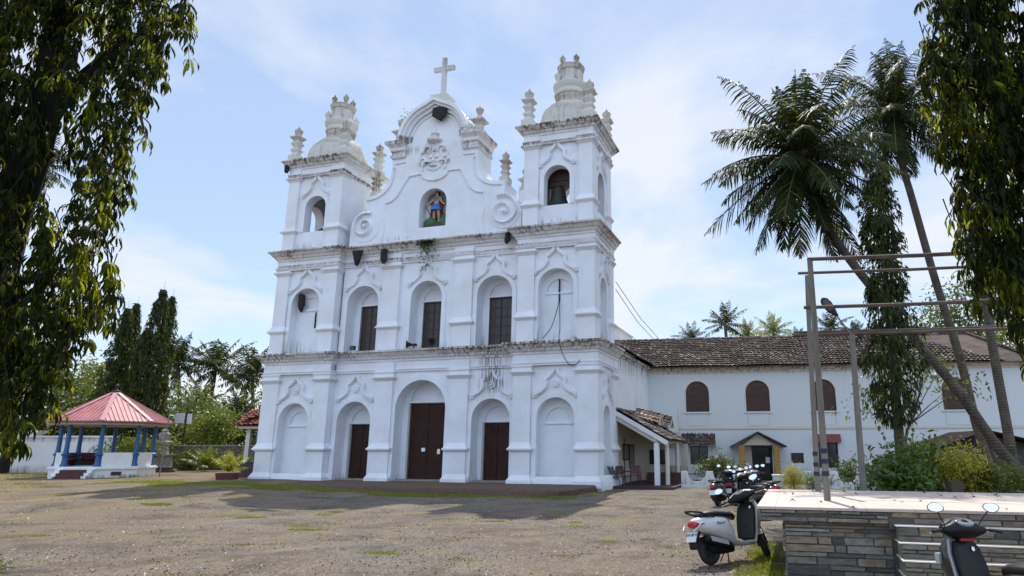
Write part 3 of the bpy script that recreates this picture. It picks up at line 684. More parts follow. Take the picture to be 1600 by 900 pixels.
for i in range(30):
    y = rr.uniform(9.2, 24); x = y*rr.uniform(-.9, .0); dp.append((x, y, rr.uniform(.2,.8), rr.uniform(.06,.25), rr.randint(60,340), .05))
dp += [(-6.4,8.9,1.0,.28,1500,.08),(-7.6,9.4,.5,.25,500,.08),(-4.9,9.5,.5,.16,500,.06),(-6.6,11.2,.6,.2,250,.05),(-7.0,14.2,.7,.25,250,.06),(1.2,14.0,.2,.1,120,.05),(2.5,10.9,.35,.5,700,.07)]
for i in range(14): dp.append((random.uniform(-38,-27), random.uniform(33,41), 1.6, 1.0, 420, .12))
grass('dry_grass', dp, M['drygrass'])
def litter():
    n = 6500; Y = 8.4 + 20*RNG.uniform(0,1,n)**1.8; X = Y*RNG.uniform(-.92, .30, n)
    Z = np.array([gz(a,b) for a, b in zip(X,Y)]); s = RNG.uniform(.006,.020,n)*(1+.5*(RNG.uniform(0,1,n) > .95)); base = np.stack([X,Y,Z+s*.2],1)
    oc = np.array([(1,0,0),(0,1,0),(-1,0,0),(0,-1,0),(.2,.1,.7),(0,0,-.5)])
    V = base[:,None,:] + (oc[None]*RNG.uniform(.55,1.3,(n,6,1)))*s[:,None,None]
    t = NT('loose_stone'); m = t.done(t.ramp(t.island(), (0,(.025,.022,.020)),(.55,(.09,.078,.066)),(.85,(.28,.25,.21)),(1,(.55,.52,.46))), .95, 0, .15)
    tag(soup('loose_stones', V, [(0,1,4),(1,2,4),(2,3,4),(3,0,4),(1,0,5),(2,1,5),(3,2,5),(0,3,5)], m), kind='stuff')
    n = 1300; Y = 8.4 + 17*RNG.uniform(0,1,n)**1.7; X = Y*RNG.uniform(-.92, .28, n); Z = np.array([gz(a,b) for a, b in zip(X,Y)])+.02
    V, F = leaf_geo(np.stack([X,Y,Z],1), rnd_dirs(n,-.05,.3), rnd_dirs(n,.6,1), RNG.uniform(.03,.11,n), RNG.uniform(.015,.03,n), .3, 1)
    t = NT('dry_fallen_leaf'); m = t.done(t.ramp(t.island(), (0,(.10,.055,.03)),(.4,(.28,.18,.08)),(.8,(.42,.33,.18)),(1,(.6,.55,.42))), .8)
    tag(soup('fallen_leaves', V, F, m), kind='stuff')
litter()
# =================================================================== the wing, its porch and garden
M['tile'] = tilemat('mossy_clay_tile', (.135,.088,.072), (.085,.058,.048), (.34,.31,.28), (.042,.036,.032))
M['tilered'] = tilemat('red_clay_tile', (.24,.07,.045), (.18,.05,.035), (.28,.10,.07), (.08,.03,.025))
M['wing'] = plaster('wing_plaster', (.60,.635,.645), bands=((6.5,.5,.1),(.2,.1,.5)), grime_bounce=1)
M['cream'] = plaster('cream_plaster', (.55,.51,.42), bands=((.2,.1,.8),), grime_bounce=1)
M['wood'] = plain('roof_timber', (.07,.04,.028), .75, var=.3)
M['glass'] = plain('dark_window_glass', (.014,.017,.020), .12, var=.3)
M['red'] = plain('faded_red_paint', (.20,.035,.03), .6, var=.25)
def tiles(mb, o, ax, up, n, m, tw, cl, lift=.05, skip=None, jit=.012, wave=.035):
    o = Vector(o); ax = Vector(ax).normalized(); up = Vector(up).normalized(); nn = ax.cross(up).normalized()
    if nn.z < 0: nn = -nn
    for j in range(m):
        for i in range(n):
            if skip and skip(i*tw, j*cl): continue
            b = o + ax*(i*tw) + up*(j*cl) + nn*random.uniform(-jit, jit) + up*random.uniform(-jit, jit)*1.5 + nn*(.02*sin(i*.31+j*.2))
            R = []
            for q in (0, 1):
                row = []
                for k, (fx, hz) in enumerate(((0,0),(.22,wave*1.1),(.5,wave*.25),(.78,-wave*.5),(1.04,.004))):
                    row.append(b + ax*(fx*tw) + up*(q*cl*1.12) + nn*(hz + (lift if q == 0 else 0)))
                R.append(row)
            lowedge = [p - nn*.03 for p in R[0]]
            mb.rings([lowedge, R[0], R[1]], False, False, False)
    return mb
WA = radians(9.5); WX, WY = L2W(8.8, 11.6)
wing = thing('wing_building', 'long two-storey white wing with mossy tiled roof and brown arched windows', 'building', (WX, WY, 0), -WA)
def wpart(mb, name, mat, **k): return mb.build(name, mat, wing, **k)
WL = 21.0; WIN = (2.93, 6.42, 10.12, 17.2)
mb = MB(); xs = [-.6, 4.7, 8.3, 13.5, WL]
for c, x0, x1 in zip(WIN, xs[:-1], xs[1:]): mb.arch_panel(x0, x1, 3.0, 6.6, c, .68, 3.87, 5.0, 0, .3)
mb.box(-.6, WL, .3, 7, 3.0, 6.6)
# ground floor with square openings
ops = [(2.40,3.42,.87,1.90),(5.9,7.05,-.1,2.12),(8.08,8.78,.95,1.52),(9.6,10.68,.70,2.08)]; x = -.6
for a, b, z0, z1 in ops:
    mb.box(x, a, 0, .3, -.1, 3.0); mb.box(a, b, 0, .3, z1, 3.0)
    if z0 > 0: mb.box(a, b, 0, .3, -.1, z0)
    x = b
mb.box(x, WL, 0, .3, -.1, 3.0); mb.box(-.6, WL, .302, 7, -.1, 3.0)
wpart(mb, 'wall', M['wing'])
mb = MB(); mb.box(-.3, WL+.02, -.05, .02, 2.86, 2.95); mb.box(-.3, WL+.02, -.03, .02, 2.95, 3.02)
mb.box(-.3, WL+.1, -.08, .02, 6.18, 6.30); mb.box(-.3, WL+.2, -.18, .02, 6.30, 6.42); mb.box(-.3, WL+.2, -.30, .02, 6.42, 6.54)
wpart(mb, 'eave_cornice', plaster('beige_eave_plaster', (.60,.54,.43), bands=((6.5,.4,.1),), grime_bounce=2))
for c in WIN:
    mb = MB(); arc = [(c-.66*cos(pi*i/14), 5.0+.66*sin(pi*i/14)) for i in range(15)]
    mb.prism([(c-.66,3.88)] + arc + [(c+.66,3.88)], .12, .2)
    for j in range(5): mb.mi = 1; mb.box(c-.62+j*.248, c-.62+j*.248+.215, .105, .122, 3.95, 4.22)
    for j in range(5):
        for k in range(2): mb.box(c-.62+j*.248, c-.62+j*.248+.215, .105, .122, 4.30+k*.36, 4.60+k*.36)
    for j in range(1, 4): mb.box(c-.62+j*.248, c-.62+j*.248+.215, .105, .122, 5.02, 5.34)
    w_ = wpart(mb, 'window', [M['brownwood'], M['darkwood']])
    f = MB(); f.box(c-.80, c+.80, -.07, .1, 3.78, 3.87); archband(f, c, .68, .05, 3.87, 5.0, -.02, .01); f.build('sill', M['wing'], w_)
    f = MB(); f.box(c-.62, c+.62, -.025, .0, 3.08, 3.11); f.box(c-.62, c-.60, -.025, .0, 3.11, 3.7); f.box(c+.60, c+.62, -.025, .0, 3.11, 3.7); f.build('panel', M['wing'], w_)
for a, b, z0, z1 in (ops[0], ops[2], ops[3]):
    mb = MB(); mb.box(a+.03, b-.03, .18, .22, z0+.03, z1-.03); w_ = wpart(mb, 'window', M['glass'])
    f = MB(); f.box(a, a+.06, .1, .24, z0, z1); f.box(b-.06, b, .1, .24, z0, z1); f.box(a+.06, b-.06, .1, .24, z0, z0+.05); f.box(a+.06, b-.06, .1, .24, z1-.05, z1)
    if b-a > .9: f.box((a+b)/2-.03, (a+b)/2+.03, .12, .24, z0+.05, z1-.05)
    f.build('frame', M['darkwood'], w_)
# tiled roof, hipped at its right end
hip = lambda x, y: (x > WL + 3.1 - y*1.0 - .2)
mb = tiles(MB(), (-4.2,-.52,6.50), (1,0,0), (0,4.0,2.28), 106, 15, .245, .312, skip=hip, lift=.085)
mb.add([(-4.2,-.5,6.46),(WL+.6,-.5,6.46),(WL-1.6,3.5,8.72),(-4.2,3.5,8.72)], [(0,1,2,3)])
mb.add([(WL+.6,-.5,6.47),(WL+.6,7.5,6.47),(WL-1.6,3.52,8.72)], [(0,1,2)]); mb.add([(-4.2,3.5,8.72),(WL-1.6,3.5,8.72),(WL+.6,7.6,6.4),(-4.2,7.6,6.4)], [(0,1,2,3)])
rf = wpart(mb, 'roof', M['tile'], fixn=False)
rd = MB()
for i in range(64):
    a = -4 + i*.37; z = 8.74 + random.uniform(-.015,.015)
    rd.tube([(a,3.5,z),(a+.42,3.5,z+.02)], [.11,.13], 8)
for i in range(9): a = i/9; rd.tube([(WL+.55-a*2.15,-.48+a*4,6.55+a*2.2),(WL+.55-(a+.13)*2.15,-.48+(a+.13)*4,6.57+(a+.13)*2.2)], [.10,.12], 8)
rd.build('ridge', M['tile'], rf)
# tiled awning over the left window, entrance porch on brick pillars, red awning
mb = tiles(MB(), (1.75,-.75,1.98), (1,0,0), (0,.75,.62), 9, 4, .235, .25); mb.add([(1.75,-.75,1.95),(3.9,-.75,1.95),(3.9,0,2.57),(1.75,0,2.57)], [(0,1,2,3)])
aw = wpart(mb, 'awning', M['tile'], fixn=False); f = MB(); f.box(3.86, 3.92, -.72, 0, 1.86, 1.98); f.prism([(0,0),(.1,0),(.1,.1)], 0, .01); f.beam((3.89,-.72,1.95),(3.89,0,2.52),.05,.1); f.build('bracket', M['wing'], aw)
mb = MB()
for sg in (-1, 1): mb.beam((6.22,-.6,2.66),(6.22+sg*1.52,-.6,1.86),1.5,.07)
ep = wpart(mb, 'porch_roof', M['wood'])
f = MB(); f.prism([(5.35,1.95),(7.1,1.95),(6.22,2.58)], -.95, -.9); f.build('pediment', M['cream'], ep)
def brick():
    t = NT('yellow_painted_brick'); b = t.n('ShaderNodeTexBrick'); t.put(b.inputs['Vector'], t.map(t.co(), (1,1,1), (pi/2,0,0)))
    b.inputs['Scale'].default_value = 1.0; b.inputs['Brick Width'].default_value = .155; b.inputs['Row Height'].default_value = .10; b.inputs['Mortar Size'].default_value = .012; b.offset = .5
    t.put(b.inputs['Color1'], (.55,.32,.085)); t.put(b.inputs['Color2'], (.48,.27,.07)); t.put(b.inputs['Mortar'], (.05,.03,.02)); t.bump(b.outputs['Fac'], -.6, .02); return t.done(b.outputs['Color'], .8)
M['brick'] = brick()
for x0 in (5.14, 7.02): wpart(MB().box(x0, x0+.33, -1.15, -.82, -.1, 1.95), 'pillar', M['brick'])
mb = MB(); mb.box(5.92, 7.03, .2, .24, 0, 1.78); dr = wpart(mb, 'door', M['glass']); f = MB(); f.box(5.9, 5.97, .1, .26, 0, 2.1); f.box(6.98, 7.05, .1, .26, 0, 2.1); f.box(5.97, 6.98, .1, .26, 1.78, 1.84); f.box(5.97, 6.98, .12, .26, 2.04, 2.1); f.build('frame', M['darkwood'], dr)
MB().box(6.0, 6.62, .14, .19, 1.86, 2.02).build('sign_board', plain('faded_sign_paint', (.22,.10,.09), .6), dr); MB().box(6.68, 6.92, .18, .198, .95, 1.28).build('notice', M['paper'], dr)
MB().box(5.47, 5.88, -.1, .05, .0, 2.0).build('jamb', M['cream'], wing)
mb = MB()
for i in range(12): a = 9.44 + i*.117; mb.box(a, a+.112, -.35+.02*(i%2), .0, 2.1, 2.56, (a, a+.112, -.16, .0))
wpart(mb, 'awning', M['red'])
wpart(MB().box(.23, 1.75, -1.1, .02, 2.3, 3.95), 'stair_block', M['wing'])
# aisle roof of the church where it meets the wing
mb = tiles(MB(), (9.28,3.45,6.60), (0,1,0), (-4.2,0,2.3), 36, 9, .245, .312); mb.add([(9.28,3.45,6.57),(9.28,12.4,6.57),(5.0,12.4,8.92),(5.0,3.45,8.92)], [(0,1,2,3)])
for i in range(8): mb.tube([(9.2-i*.5,3.5,6.72+i*.275),(8.66-i*.5,3.5,7.03+i*.275)], [.1,.12], 7)
mb.build('aisle_roof', M['tile'], church, fixn=False)
# ---------------- lean-to porch beside the church
porch = thing('porch', 'lean-to porch with clay tiles and white posts against the church side', 'porch'); church_frame(porch)
ang = math.atan2(3.61-2.12, 11.42-8.83); upv = (-cos(ang),0,sin(ang)); SLn = math.hypot(1.49, 2.59)
mb = tiles(MB(), (11.5,3.12,2.16), (0,1,0), upv, 21, 11, .24, .28); mb.add([(11.5,3.1,2.11),(11.5,8.2,2.11),(8.82,8.2,3.64),(8.82,3.1,3.64)], [(0,1,2,3)])
rf = mb.build('roof', M['tile'], porch, fixn=False)
def dormer(d0, s0, z0, mat, w=1.1, nm='dormer'):
    m = MB()
    for sg in (-1, 1): tiles(m, (s0+.35, d0, z0), (-1,0,0), (0,sg*-.0+sg*.5*-1,.42), 5, 3, .22, .22) if False else None
    tiles(m, (s0+.45,d0-.55,z0), (-1,0,0.25), (0,.55,.42), 6, 3, .22, .25); tiles(m, (s0+.45,d0+.55,z0), (-1,0,.25), (0,-.55,.42), 6, 3, .22, .25)
    m.add([(s0+.4,d0-.5,z0-.1),(s0+.4,d0+.5,z0-.1),(s0+.4,d0,z0+.38)], [(0,1,2)]); m.build(nm, mat, rf, fixn=False)
    f = MB(); f.beam((s0+.44,d0-.55,z0-.05),(s0+.44,d0,z0+.40),.05,.09); f.beam((s0+.44,d0+.55,z0-.05),(s0+.44,d0,z0+.40),.05,.09); f.build('barge_board', M['cream'], rf)
dormer(5.9, 10.2, 3.0, tilemat('sunlit_clay_tile', (.36,.25,.19), (.22,.12,.085), (.55,.47,.40), (.09,.06,.05))); dormer(7.4, 10.5, 2.9, M['tile'])  # paler first dormer: sunlight on its tiles put into the colour
mb = MB(); mb.beam((8.84,3.12,3.50),(11.45,3.12,2.00),.06,.20); mb.build('barge_board', M['white_trim'], porch)
mb = MB(); mb.beam((8.84,3.22,3.28),(10.9,3.22,2.12),.08,.22); mb.box(10.83,10.97,3.2,8.1,1.98,2.12)
for i in range(6): mb.beam((8.84,3.7+i*.8,3.5),(11.4,3.7+i*.8,2.03),.06,.09)
mb.build('rafter', M['cream'], porch)
mb = MB(); mb.box(10.80,11.02,3.14,3.36,.12,2.0); mb.build('post', M['white_trim'], porch)
mb = MB(); mb.lathe((11.30,3.75,.12), [(.12,0),(.105,.05),(.10,1.9)], 16); mb.build('post', M['cream'], porch)
mb = MB(); mb.lathe((11.30,6.6,.12), [(.12,0),(.105,.05),(.10,1.9)], 16); mb.build('post', M['cream'], porch)
MB().box(9.02, 11.9, 1.75, 8.15, -.05, .12).build('step', plain('dark_red_step', (.045,.018,.022), .6, var=.3), porch)
mb = MB(); mb.box(8.8, 10.6, 8.15, 8.3, .1, 3.4); mb.box(10.6, 11.25, 8.15, 8.3, .1, .9); mb.box(10.6, 11.25, 8.15, 8.3, 1.75, 2.6); mb.box(11.25, 11.6, 8.15, 8.3, .1, 2.0); mb.box(8.81, 8.86, 3.45, 8.15, .12, 3.3)
mb.build('back_wall', M['cream'], porch)
MB().box(9.55,10.55,8.1,8.14,.95,1.7).build('window', M['glass'], porch)
MB().box(10.0,11.7,5.2,5.6,.12,.62).build('counter', plain('brown_counter', (.06,.022,.016), .6, var=.3), porch)
MB().box(8.862,8.90,5.15,5.2,.12,2.3).build('pipe', M['darkwood'], porch)
for (d0, d1, z0, z1, lb) in ((4.85,6.1,1.18,1.98,'square glazed notice board nearest the church tower on the porch wall'),(6.2,7.25,.8,1.95,'tall glazed notice board deeper along the porch wall')):
    nb = thing('notice_board', lb, 'notice board'); church_frame(nb)
    MB().box(8.862,8.885,d0+.06,d1-.06,z0+.06,z1-.06).build('panel', plain('notice_cork', (.20,.19,.17), .4, var=.4, scale=9), nb)
    f = MB(); f.box(8.862,8.91,d0,d1,z0,z0+.06); f.box(8.862,8.91,d0,d1,z1-.06,z1); f.box(8.862,8.91,d0,d0+.06,z0+.06,z1-.06); f.box(8.862,8.91,d1-.06,d1,z0+.06,z1-.06); f.build('frame', M['darkwood'], nb)
def chair(s, d, rz, mat, label):
    t = thing('plastic_chair', label, 'chair'); church_frame(t, .12, s, d); t.rotation_euler = (0,0,-YAW+rz)
    MB().box(-.24,.24,-.22,.22,.38,.42).build('seat', mat, t)
    b = MB(); b.beam((-.2,.22,.42),(-.22,.42,.85),.04,.04); b.beam((.2,.22,.42),(.22,.42,.85),.04,.04); b.obox((0,.33,.66),((1,0,0),(0,.4,.9),(0,-.9,.4)),(.21,.2,.015)); b.build('backrest', mat, t)
    for x in (-.21,.21):
        for y in (-.19,.19): MB().tube([(x,y,.38),(x*1.15,y*1.2,0)], [.022,.018], 6).build('leg', mat, t)
        a = MB(); a.tube([(x*1.1,-.18,.40),(x*1.15,-.16,.60),(x*1.15,.3,.62)], .02, 6); a.build('armrest', mat, t)
chair(9.45, 2.75, .9, plain('maroon_plastic', (.05,.016,.026), .4), 'low maroon plastic chair on the porch step, its back to the church')
chair(9.75, 3.8, .3, plain('red_plastic', (.10,.014,.016), .4), 'red plastic chair further inside the shaded porch')
chair(9.3, 2.2, 1.3, plain('grey_plastic', (.075,.085,.08), .4), 'grey plastic chair at the front corner of the porch step')
# ---------------- scalloped garden wall
lw = thing('garden_wall', 'low white garden wall with scooped openings and square posts before the wing', 'wall', (4.35, 32.1, 0), -radians(7.4))
def scallop(mb, x0, x1, hgt=.74, dip=.46, y=.0):
    n = 16; w = x1-x0; P = [(x0+w*i/n, hgt-dip*max(0,1-abs(2*i/n-1)**2.6)**.5) for i in range(n+1)]
    mb.prism([(x0,-.1)] + P + [(x1,-.1)], y-.06, y+.06)
mb = MB(); x = 0; posts = []
for i in range(13):
    if i in (3,4): x += 1.05; continue
    scallop(mb, x+.3, x+1.15); posts.append(x+.15); x += 1.15
mb.build('scooped_panel', M['wing'], lw)
rail = MB()
for px in posts: MB().box(px-.16, px+.16, -.1, .1, -.1, .74, (px-.15,px+.15,-.1,.1)).build('post', M['wing'], lw); rail.tube([(px+.1,0,.62),(px+1.05,0,.62)], .018, 6); rail.tube([(px+.57,0,.0),(px+.57,0,.62)], .012, 6)
rail.build('rail', M['iron'], lw)
gpst = thing('gate_pier', 'square white gate pier with flat cap beside the black scooters', 'pier', (8.62,31.3,0), -radians(8)); MB().box(-.22,.22,-.22,.22,0,.56).build('shaft', M['wing'], gpst); MB().box(-.25,.25,-.25,.25,.56,.62).build('cap', M['white_trim'], gpst)
# ---------------- dark shed at the right
shed = thing('shed', 'low dark shed with a sagging gabled roof behind the garden shrubs', 'shed', (17.4, 30.0, 0), -.12)
MB().box(-1.9,2.6,0,3.4,-.1,1.75).build('wall', plain('dark_shed_wall', (.06,.056,.05), .9, var=.3), shed)
mb = MB(); mb.beam((.0,1.5,2.50),(-2.3,1.5,1.72),4.2,.08); mb.beam((.0,1.5,2.50),(2.9,1.5,1.80),4.2,.08); mb.build('roof', plain('dark_tar_roof', (.020,.011,.010), .9, var=.4, spec=.1), shed)
MB().prism([(-1.9,1.74),(2.6,1.74),(0,2.42)], 0.02, 3.3).build('gable', plain('dark_shed_gable', (.045,.04,.036), .9), shed)
# ---------------- concrete stage with stone cladding
def slate():
    t = NT('split_slate'); r = t.island(); o = t.co()
    c = t.ramp(r, (0,(.10,.095,.085)),(.25,(.19,.18,.155)),(.5,(.28,.245,.19)),(.7,(.34,.255,.165)),(.85,(.25,.25,.22)),(1,(.46,.40,.31)))
    c = t.mix(t.math('MULTIPLY', t.ramp(t.noise(t.map(o,(3,3,9)), 2.5, 6, .7), (.4,0),(.65,1)), .55), c, (.05,.045,.04))
    t.bump(t.math('ADD', t.noise(t.map(o,(2,2,6)), 5, 6, .7), t.math('MULTIPLY', t.noise(o, 30, 4), .4)), .9, .03); return t.done(c, .8, 0, .3)
M['slate'] = slate()
def ledgestone(mb, x0, x1, z0, z1, fn, row=.078, seed=1):
    r = random.Random(seed); z = z0
    while z < z1-.01:
        h = min(row*r.choice((.6,.8,1,1.3)), z1-z);
        if z1-z-h < .025: h = z1-z
        x = x0
        while x < x1-.005:
            w = r.choice((.18,.28,.38,.5,.62))*r.uniform(.85,1.15); w = min(w, x1-x)
            if x1-x-w < .06: w = x1-x
            d = r.uniform(.004,.05); g = .0035; b = .008
            a = [(x+g,z+g),(x+w-g,z+g),(x+w-g,z+h-g),(x+g,z+h-g)]
            fr = [(p[0]+(b if i in (0,3) else -b)*r.uniform(.3,1.6), p[1]+(b*.7 if i < 2 else -b*.7)*r.uniform(.3,1.6)) for i, p in enumerate(a)]
            V = [fn(p[0],-.02,p[1]) for p in a] + [fn(p[0],d*r.uniform(.6,1.25),p[1]) for p in fr]
            mb.add(V, [(4,5,6,7),(0,1,5,4),(1,2,6,5),(2,3,7,6),(3,0,4,7)]); x += w
        z += h
    return mb
stage = thing('stage', 'low open-air stage with pale tiled top, slate-clad sides and front steps', 'stage'); church_frame(stage)
S0, D0, S1, D1 = 16.55, -18.06, 24.0, -13.8
mt = NT('pale_stage_tile'); b = mt.n('ShaderNodeTexBrick'); mt.put(b.inputs['Vector'], mt.co()); b.inputs['Scale'].default_value = 1; b.inputs['Brick Width'].default_value = .6; b.inputs['Row Height'].default_value = .6; b.inputs['Mortar Size'].default_value = .004; b.offset = 0
mt.put(b.inputs['Color1'], (.56,.455,.395)); mt.put(b.inputs['Color2'], (.60,.495,.435)); mt.put(b.inputs['Mortar'], (.30,.24,.21))
M['stagetop'] = mt.done(mt.mix(mt.math('MULTIPLY', mt.ramp(mt.noise(mt.co(), 1.4, 6, .65), (.45,0),(.7,1)), .4), b.outputs['Color'], (.42,.33,.27)), .7)
mb = MB(); mb.box(S0, 18.3, D0, D1, .925, .96); mb.box(18.3, S1, D0+.02, D1, .925, .96); mb.build('top', M['stagetop'], stage)
mb = MB(); mb.box(S0+.05, 18.26, D0+.05, D1, .775, .925); mb.box(S0+.36, S1, D0+.16, D1-.02, -.1, .78); mb.box(18.26, S1, D0+.05, D1, .7, .925); mb.build('core', plain('dark_concrete', (.10,.095,.085), .9), stage)
mb = MB()
fr = lambda d0: (lambda x, out, z: (x, d0-out, z)); lf = lambda s0: (lambda x, out, z: (s0-out, x, z))
ledgestone(mb, S0+.05, 18.26, .765, .922, fr(D0+.05), seed=3); ledgestone(mb, D0+.05, D1, .765, .922, lf(S0+.05), seed=4)
ledgestone(mb, S0+.36, 18.3, -.02, .765, fr(D0+.16), seed=5); ledgestone(mb, D0+.16, D1, -.02, .765, lf(S0+.36), seed=6)
ledgestone(mb, 18.3, S1, .77, .922, fr(D0+.06), seed=7)
mb.build('stone_cladding', M['slate'], stage, smooth=False)
M['nosing'] = plain('white_step_nosing', (.66,.60,.53), .6, var=.1)
for k, (h, d) in enumerate(((.77,-18.22),(.58,-18.40),(.39,-18.58),(.20,-18.76))):
    mb = MB(); mb.box(18.32, S1, d, -18.0, h-.014, h); st = mb.build('step', M['nosing'], stage)
    q = MB(); ledgestone(q, 18.34, S1, h-.19, h-.016, fr(d+.025), seed=20+k); q.box(18.345, S1, d+.04, -18.0, h-.2, h-.015); q.build('riser', M['slate'], st, smooth=False)
n = 46; sx = RNG.uniform(S0+.2, S1-.4, n); sy = RNG.uniform(D0+.1, D1-.2, n)
V, F = leaf_geo(np.stack([sx,sy,np.full(n,.966)],1), rnd_dirs(n,-.02,.25), rnd_dirs(n,.7,1), RNG.uniform(.06,.20,n), RNG.uniform(.02,.045,n), .35, 1)
tt = NT('stage_dry_leaf'); ml = tt.done(tt.ramp(tt.island(), (0,(.05,.03,.02)),(.5,(.14,.08,.035)),(1,(.35,.22,.10))), .8)
fl = tag(soup('dry_leaves', V, F, ml), kind='stuff'); church_frame(fl)
# ---------------- pipe frame over the stage, street lamp
def polemat():
    t = NT('weathered_painted_pole'); o = t.co(); z = t.xyz(o)[2]
    c = t.mix(t.ramp(t.noise(t.map(o,(9,9,1.2)), 2, 5, .7), (.35,0),(.7,1)), (.21,.195,.165), (.12,.11,.095)); t.bump(t.noise(o, 25), .3, .01); return t.done(c, .75)
M['pole'] = polemat(); M['rust'] = plain('rusty_pipe', (.11,.08,.066), .75, .1, var=.35, scale=4); M['navy'] = plain('navy_paint', (.018,.018,.05), .6)
cf = thing('pipe_frame', 'open frame of rusty pipes on two banded poles standing on the stage', 'frame', (3.77,10.95,.96))
def cfp(mb, nm, mat):
    mb.v = [(x-3.77, y-10.95, z-.96) for x, y, z in mb.v]; return mb.build(nm, mat, cf)
P1, P2 = Vector((3.77,10.95,.96)), Vector((4.38,13.2,.96))
for P, pts, hs in ((P1, [P1, (3.79,10.95,3.0), (3.80,10.95,4.92)], (1.33,1.52,1.68)), (P2, [P2, (4.43,13.2,3.0), (4.47,13.2,4.5), (4.50,13.2,5.2)], (1.25,1.42,1.62))):
    p = cfp(MB().tube(pts, [.052,.049,.045,.045][:len(pts)], 14), 'pole', M['pole'])
    for h in hs: cfp(MB().lathe((P.x + (h-.96)*.01, P.y, h), [(.055,0),(.055,.075)], 16), 'painted_band', M['navy'])
for a, b, r in (((1262,405,10.95),(1640,389,9.3),.033),((1247,427,12.0),(1640,411,10.4),.027),((1256,480.5,13.2),(1640,466,11.6),.036),((1240,523.5,14.2),(1640,511,12.8),.033),((1240,519.5,14.6),(1640,507.5,13.2),.028)):
    a = at(*a); b = at(*b); m = (a+b)/2 - Vector((0,0,.015)); cfp(MB().tube([a, m, b], r, 10), 'rail', M['rust'])
B = Vector((5.44,13.75,.0)); T = at(1331, 522, 13.75)
lamp = thing('street_lamp', 'street lamp with a raised dark head on a grey post behind the stage', 'street lamp', B)
MB().tube([(0,0,0), tuple((T-B)*.5), tuple(T-B)], [.068,.062,.055], 12).build('post', M['pole'], lamp)
H0, H1 = at(1308,494,13.75)-B, at(1284,466,13.75)-B
MB().tube([tuple(T-B), tuple((T-B)*.4+H0*.6+Vector((0,0,-.02))), tuple(H0)], .018, 8).build('arm', M['pole'], lamp)
ax = (H1-H0); L = ax.length; ax = ax.normalized(); sd = Vector((0,1,0)).cross(ax).normalized(); up = ax.cross(sd)
mb = MB(); R = []
for k, (t_, wd, hh) in enumerate(((0,.04,.03),(.12,.055,.045),(.35,.10,.06),(.65,.125,.06),(.9,.09,.05),(1,.03,.02))):
    c = H0 + ax*(t_*L); R.append([c + sd*wd*cos(a)*.9 + up*hh*sin(a) for a in np.linspace(0,2*pi,12,endpoint=False)])
hd = mb.rings(R).build('lamp_head', M['iron'], lamp)
mb = MB(); mb.obox(H0+ax*L*.62+up*-.05, (ax,sd,up), (L*.25,.07,.02)); mb.build('diffuser', plain('lamp_glass', (.10,.095,.085), .3), hd)
